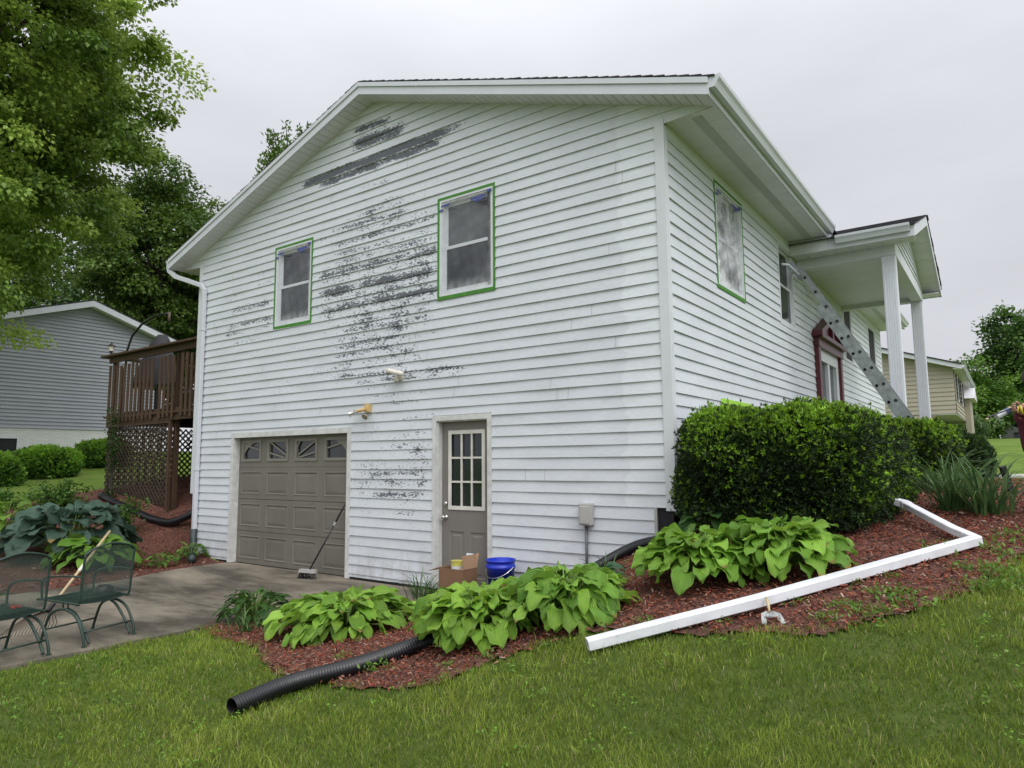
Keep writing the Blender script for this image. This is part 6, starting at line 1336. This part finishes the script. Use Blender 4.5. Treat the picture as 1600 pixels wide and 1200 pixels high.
# head with face
mb = MB(); hc = B(-.03, -.05, 1.68); V = []; nu, nv = 20, 14
for j in range(nv+1):
    ph = math.pi*(j/nv-.5)
    for i in range(nu):
        th = 2*math.pi*i/nu; fx, fy, fz = math.cos(ph)*math.sin(th), -math.cos(ph)*math.cos(th), math.sin(ph)
        k = .082; front = max(0, -fy); nose = .022*math.exp(-((fx/.18)**2+((fz+.12)/.25)**2))*front; eye = -.010*math.exp(-(((abs(fx)-.36)/.16)**2+((fz-.08)/.14)**2))*front; lip = .006*math.exp(-((fx/.3)**2+((fz+.5)/.09)**2))*front
        s = 1+(-.16*max(0, -fz)); V.append(hc+rt_*fx*k*s+fw*(fy*(.098*s+nose+eye+lip))+np.array([0, 0, fz*.125]))
mb.add(V, [(j*nu+i, j*nu+(i+1) % nu, (j+1)*nu+(i+1) % nu, (j+1)*nu+i) for j in range(nv) for i in range(nu)])
mb.build('head', M_skin, PS_, smooth=True)
mb = MB(); V2 = [np.array(v)+(np.array(v)-hc)*.10+fw*.012 for v in V[(nv//2-1)*nu:]]
keep = [(j*nu+i, j*nu+(i+1) % nu, (j+1)*nu+(i+1) % nu, (j+1)*nu+i) for j in range(nv-nv//2+1) for i in range(nu) if (j > 3 or 4 < i < 16)]
mb.add(V2, keep); mb.build('hair', M_hair, PS_, smooth=True)
# hand: palm and five fingers closed round the trigger grip
wr = B(hr+.05, hf+.01, hz+.44); pd_ = (hand-wr); pd_ = pd_/np.linalg.norm(pd_); upv = np.array([0, 0, 1.0])
pl_ = [wr, wr+pd_*.045, wr+pd_*.085]; ho = skinned('palm', pl_, [(0, 1), (1, 2)], [(.026, .020), (.036, .020), (.037, .017)], M_skin, PS_); bake(ho)
for i, (q, l_) in enumerate(((.028, .9), (.010, 1), (-.009, .95), (-.027, .75))):
    b0 = wr+pd_*.085+upv*q; f_ = [b0-pd_*.01, b0+pd_*.032*l_-fw*.012, b0+pd_*.045*l_-fw*.036, b0+pd_*.030*l_-fw*.055]; fo = skinned('finger', f_, [(0, 1), (1, 2), (2, 3)], [.010, .0095, .009, .0075], M_skin, PS_); bake(fo)
th_ = [wr+pd_*.03+upv*.025, wr+pd_*.055+upv*.045-fw*.012, wr+pd_*.085+upv*.048-fw*.025]; fo = skinned('thumb', th_, [(0, 1), (1, 2)], [.012, .0105, .009], M_skin, PS_); bake(fo)
# caulking gun (held)
g0 = hand-fw*.03; CG = empty('caulking_gun', tuple(g0), 'caulking gun with a white tube held out over the lawn', 'caulking gun')
tipp = CAM+ray(1541, 655)*6.15; gd = (tipp-g0)/np.linalg.norm(tipp-g0)
tA = CAM+ray(1577, 641)*6.2; tB = CAM+ray(1557, 651)*6.2; td = (tB-tA)/np.linalg.norm(tB-tA)
mb = MB(); mb.tube([tA, tB], .026, 16); mb.build('tube', M_metalwhite, CG, smooth=False); mb = MB(); mb.tube([tA-td*.005, tA+td*.045], .0268, 16); mb.build('tube_label', mat('label_blue', (.10, .13, .30), .5), CG)
mb = MB(); mb.tube([g0+upv*.02, g0+(tipp-g0)*.95+upv*.012], .007, 8); mb.build('push_rod', M_black, CG); mb = MB(); mb.tube([tipp-gd*.02, tipp, tipp+np.array([0, 0, -.012])], [.008, .010, .004], 8); mb.build('nozzle', M_handle, CG)
mb = MB(); mb.tube([g0+upv*.02, g0-upv*.06-pd_*.02], .010, 8); mb.tube([g0+pd_*.02+upv*.01, g0+pd_*.03-upv*.05], .006, 6); mb.build('trigger_grip', mat('yellow_grip', (.55, .45, .05), .5), CG, smooth=True)
mb = MB(); mb.tube([tA-td*.02, tA], .029, 14); mb.build('cradle', M_handle, CG)
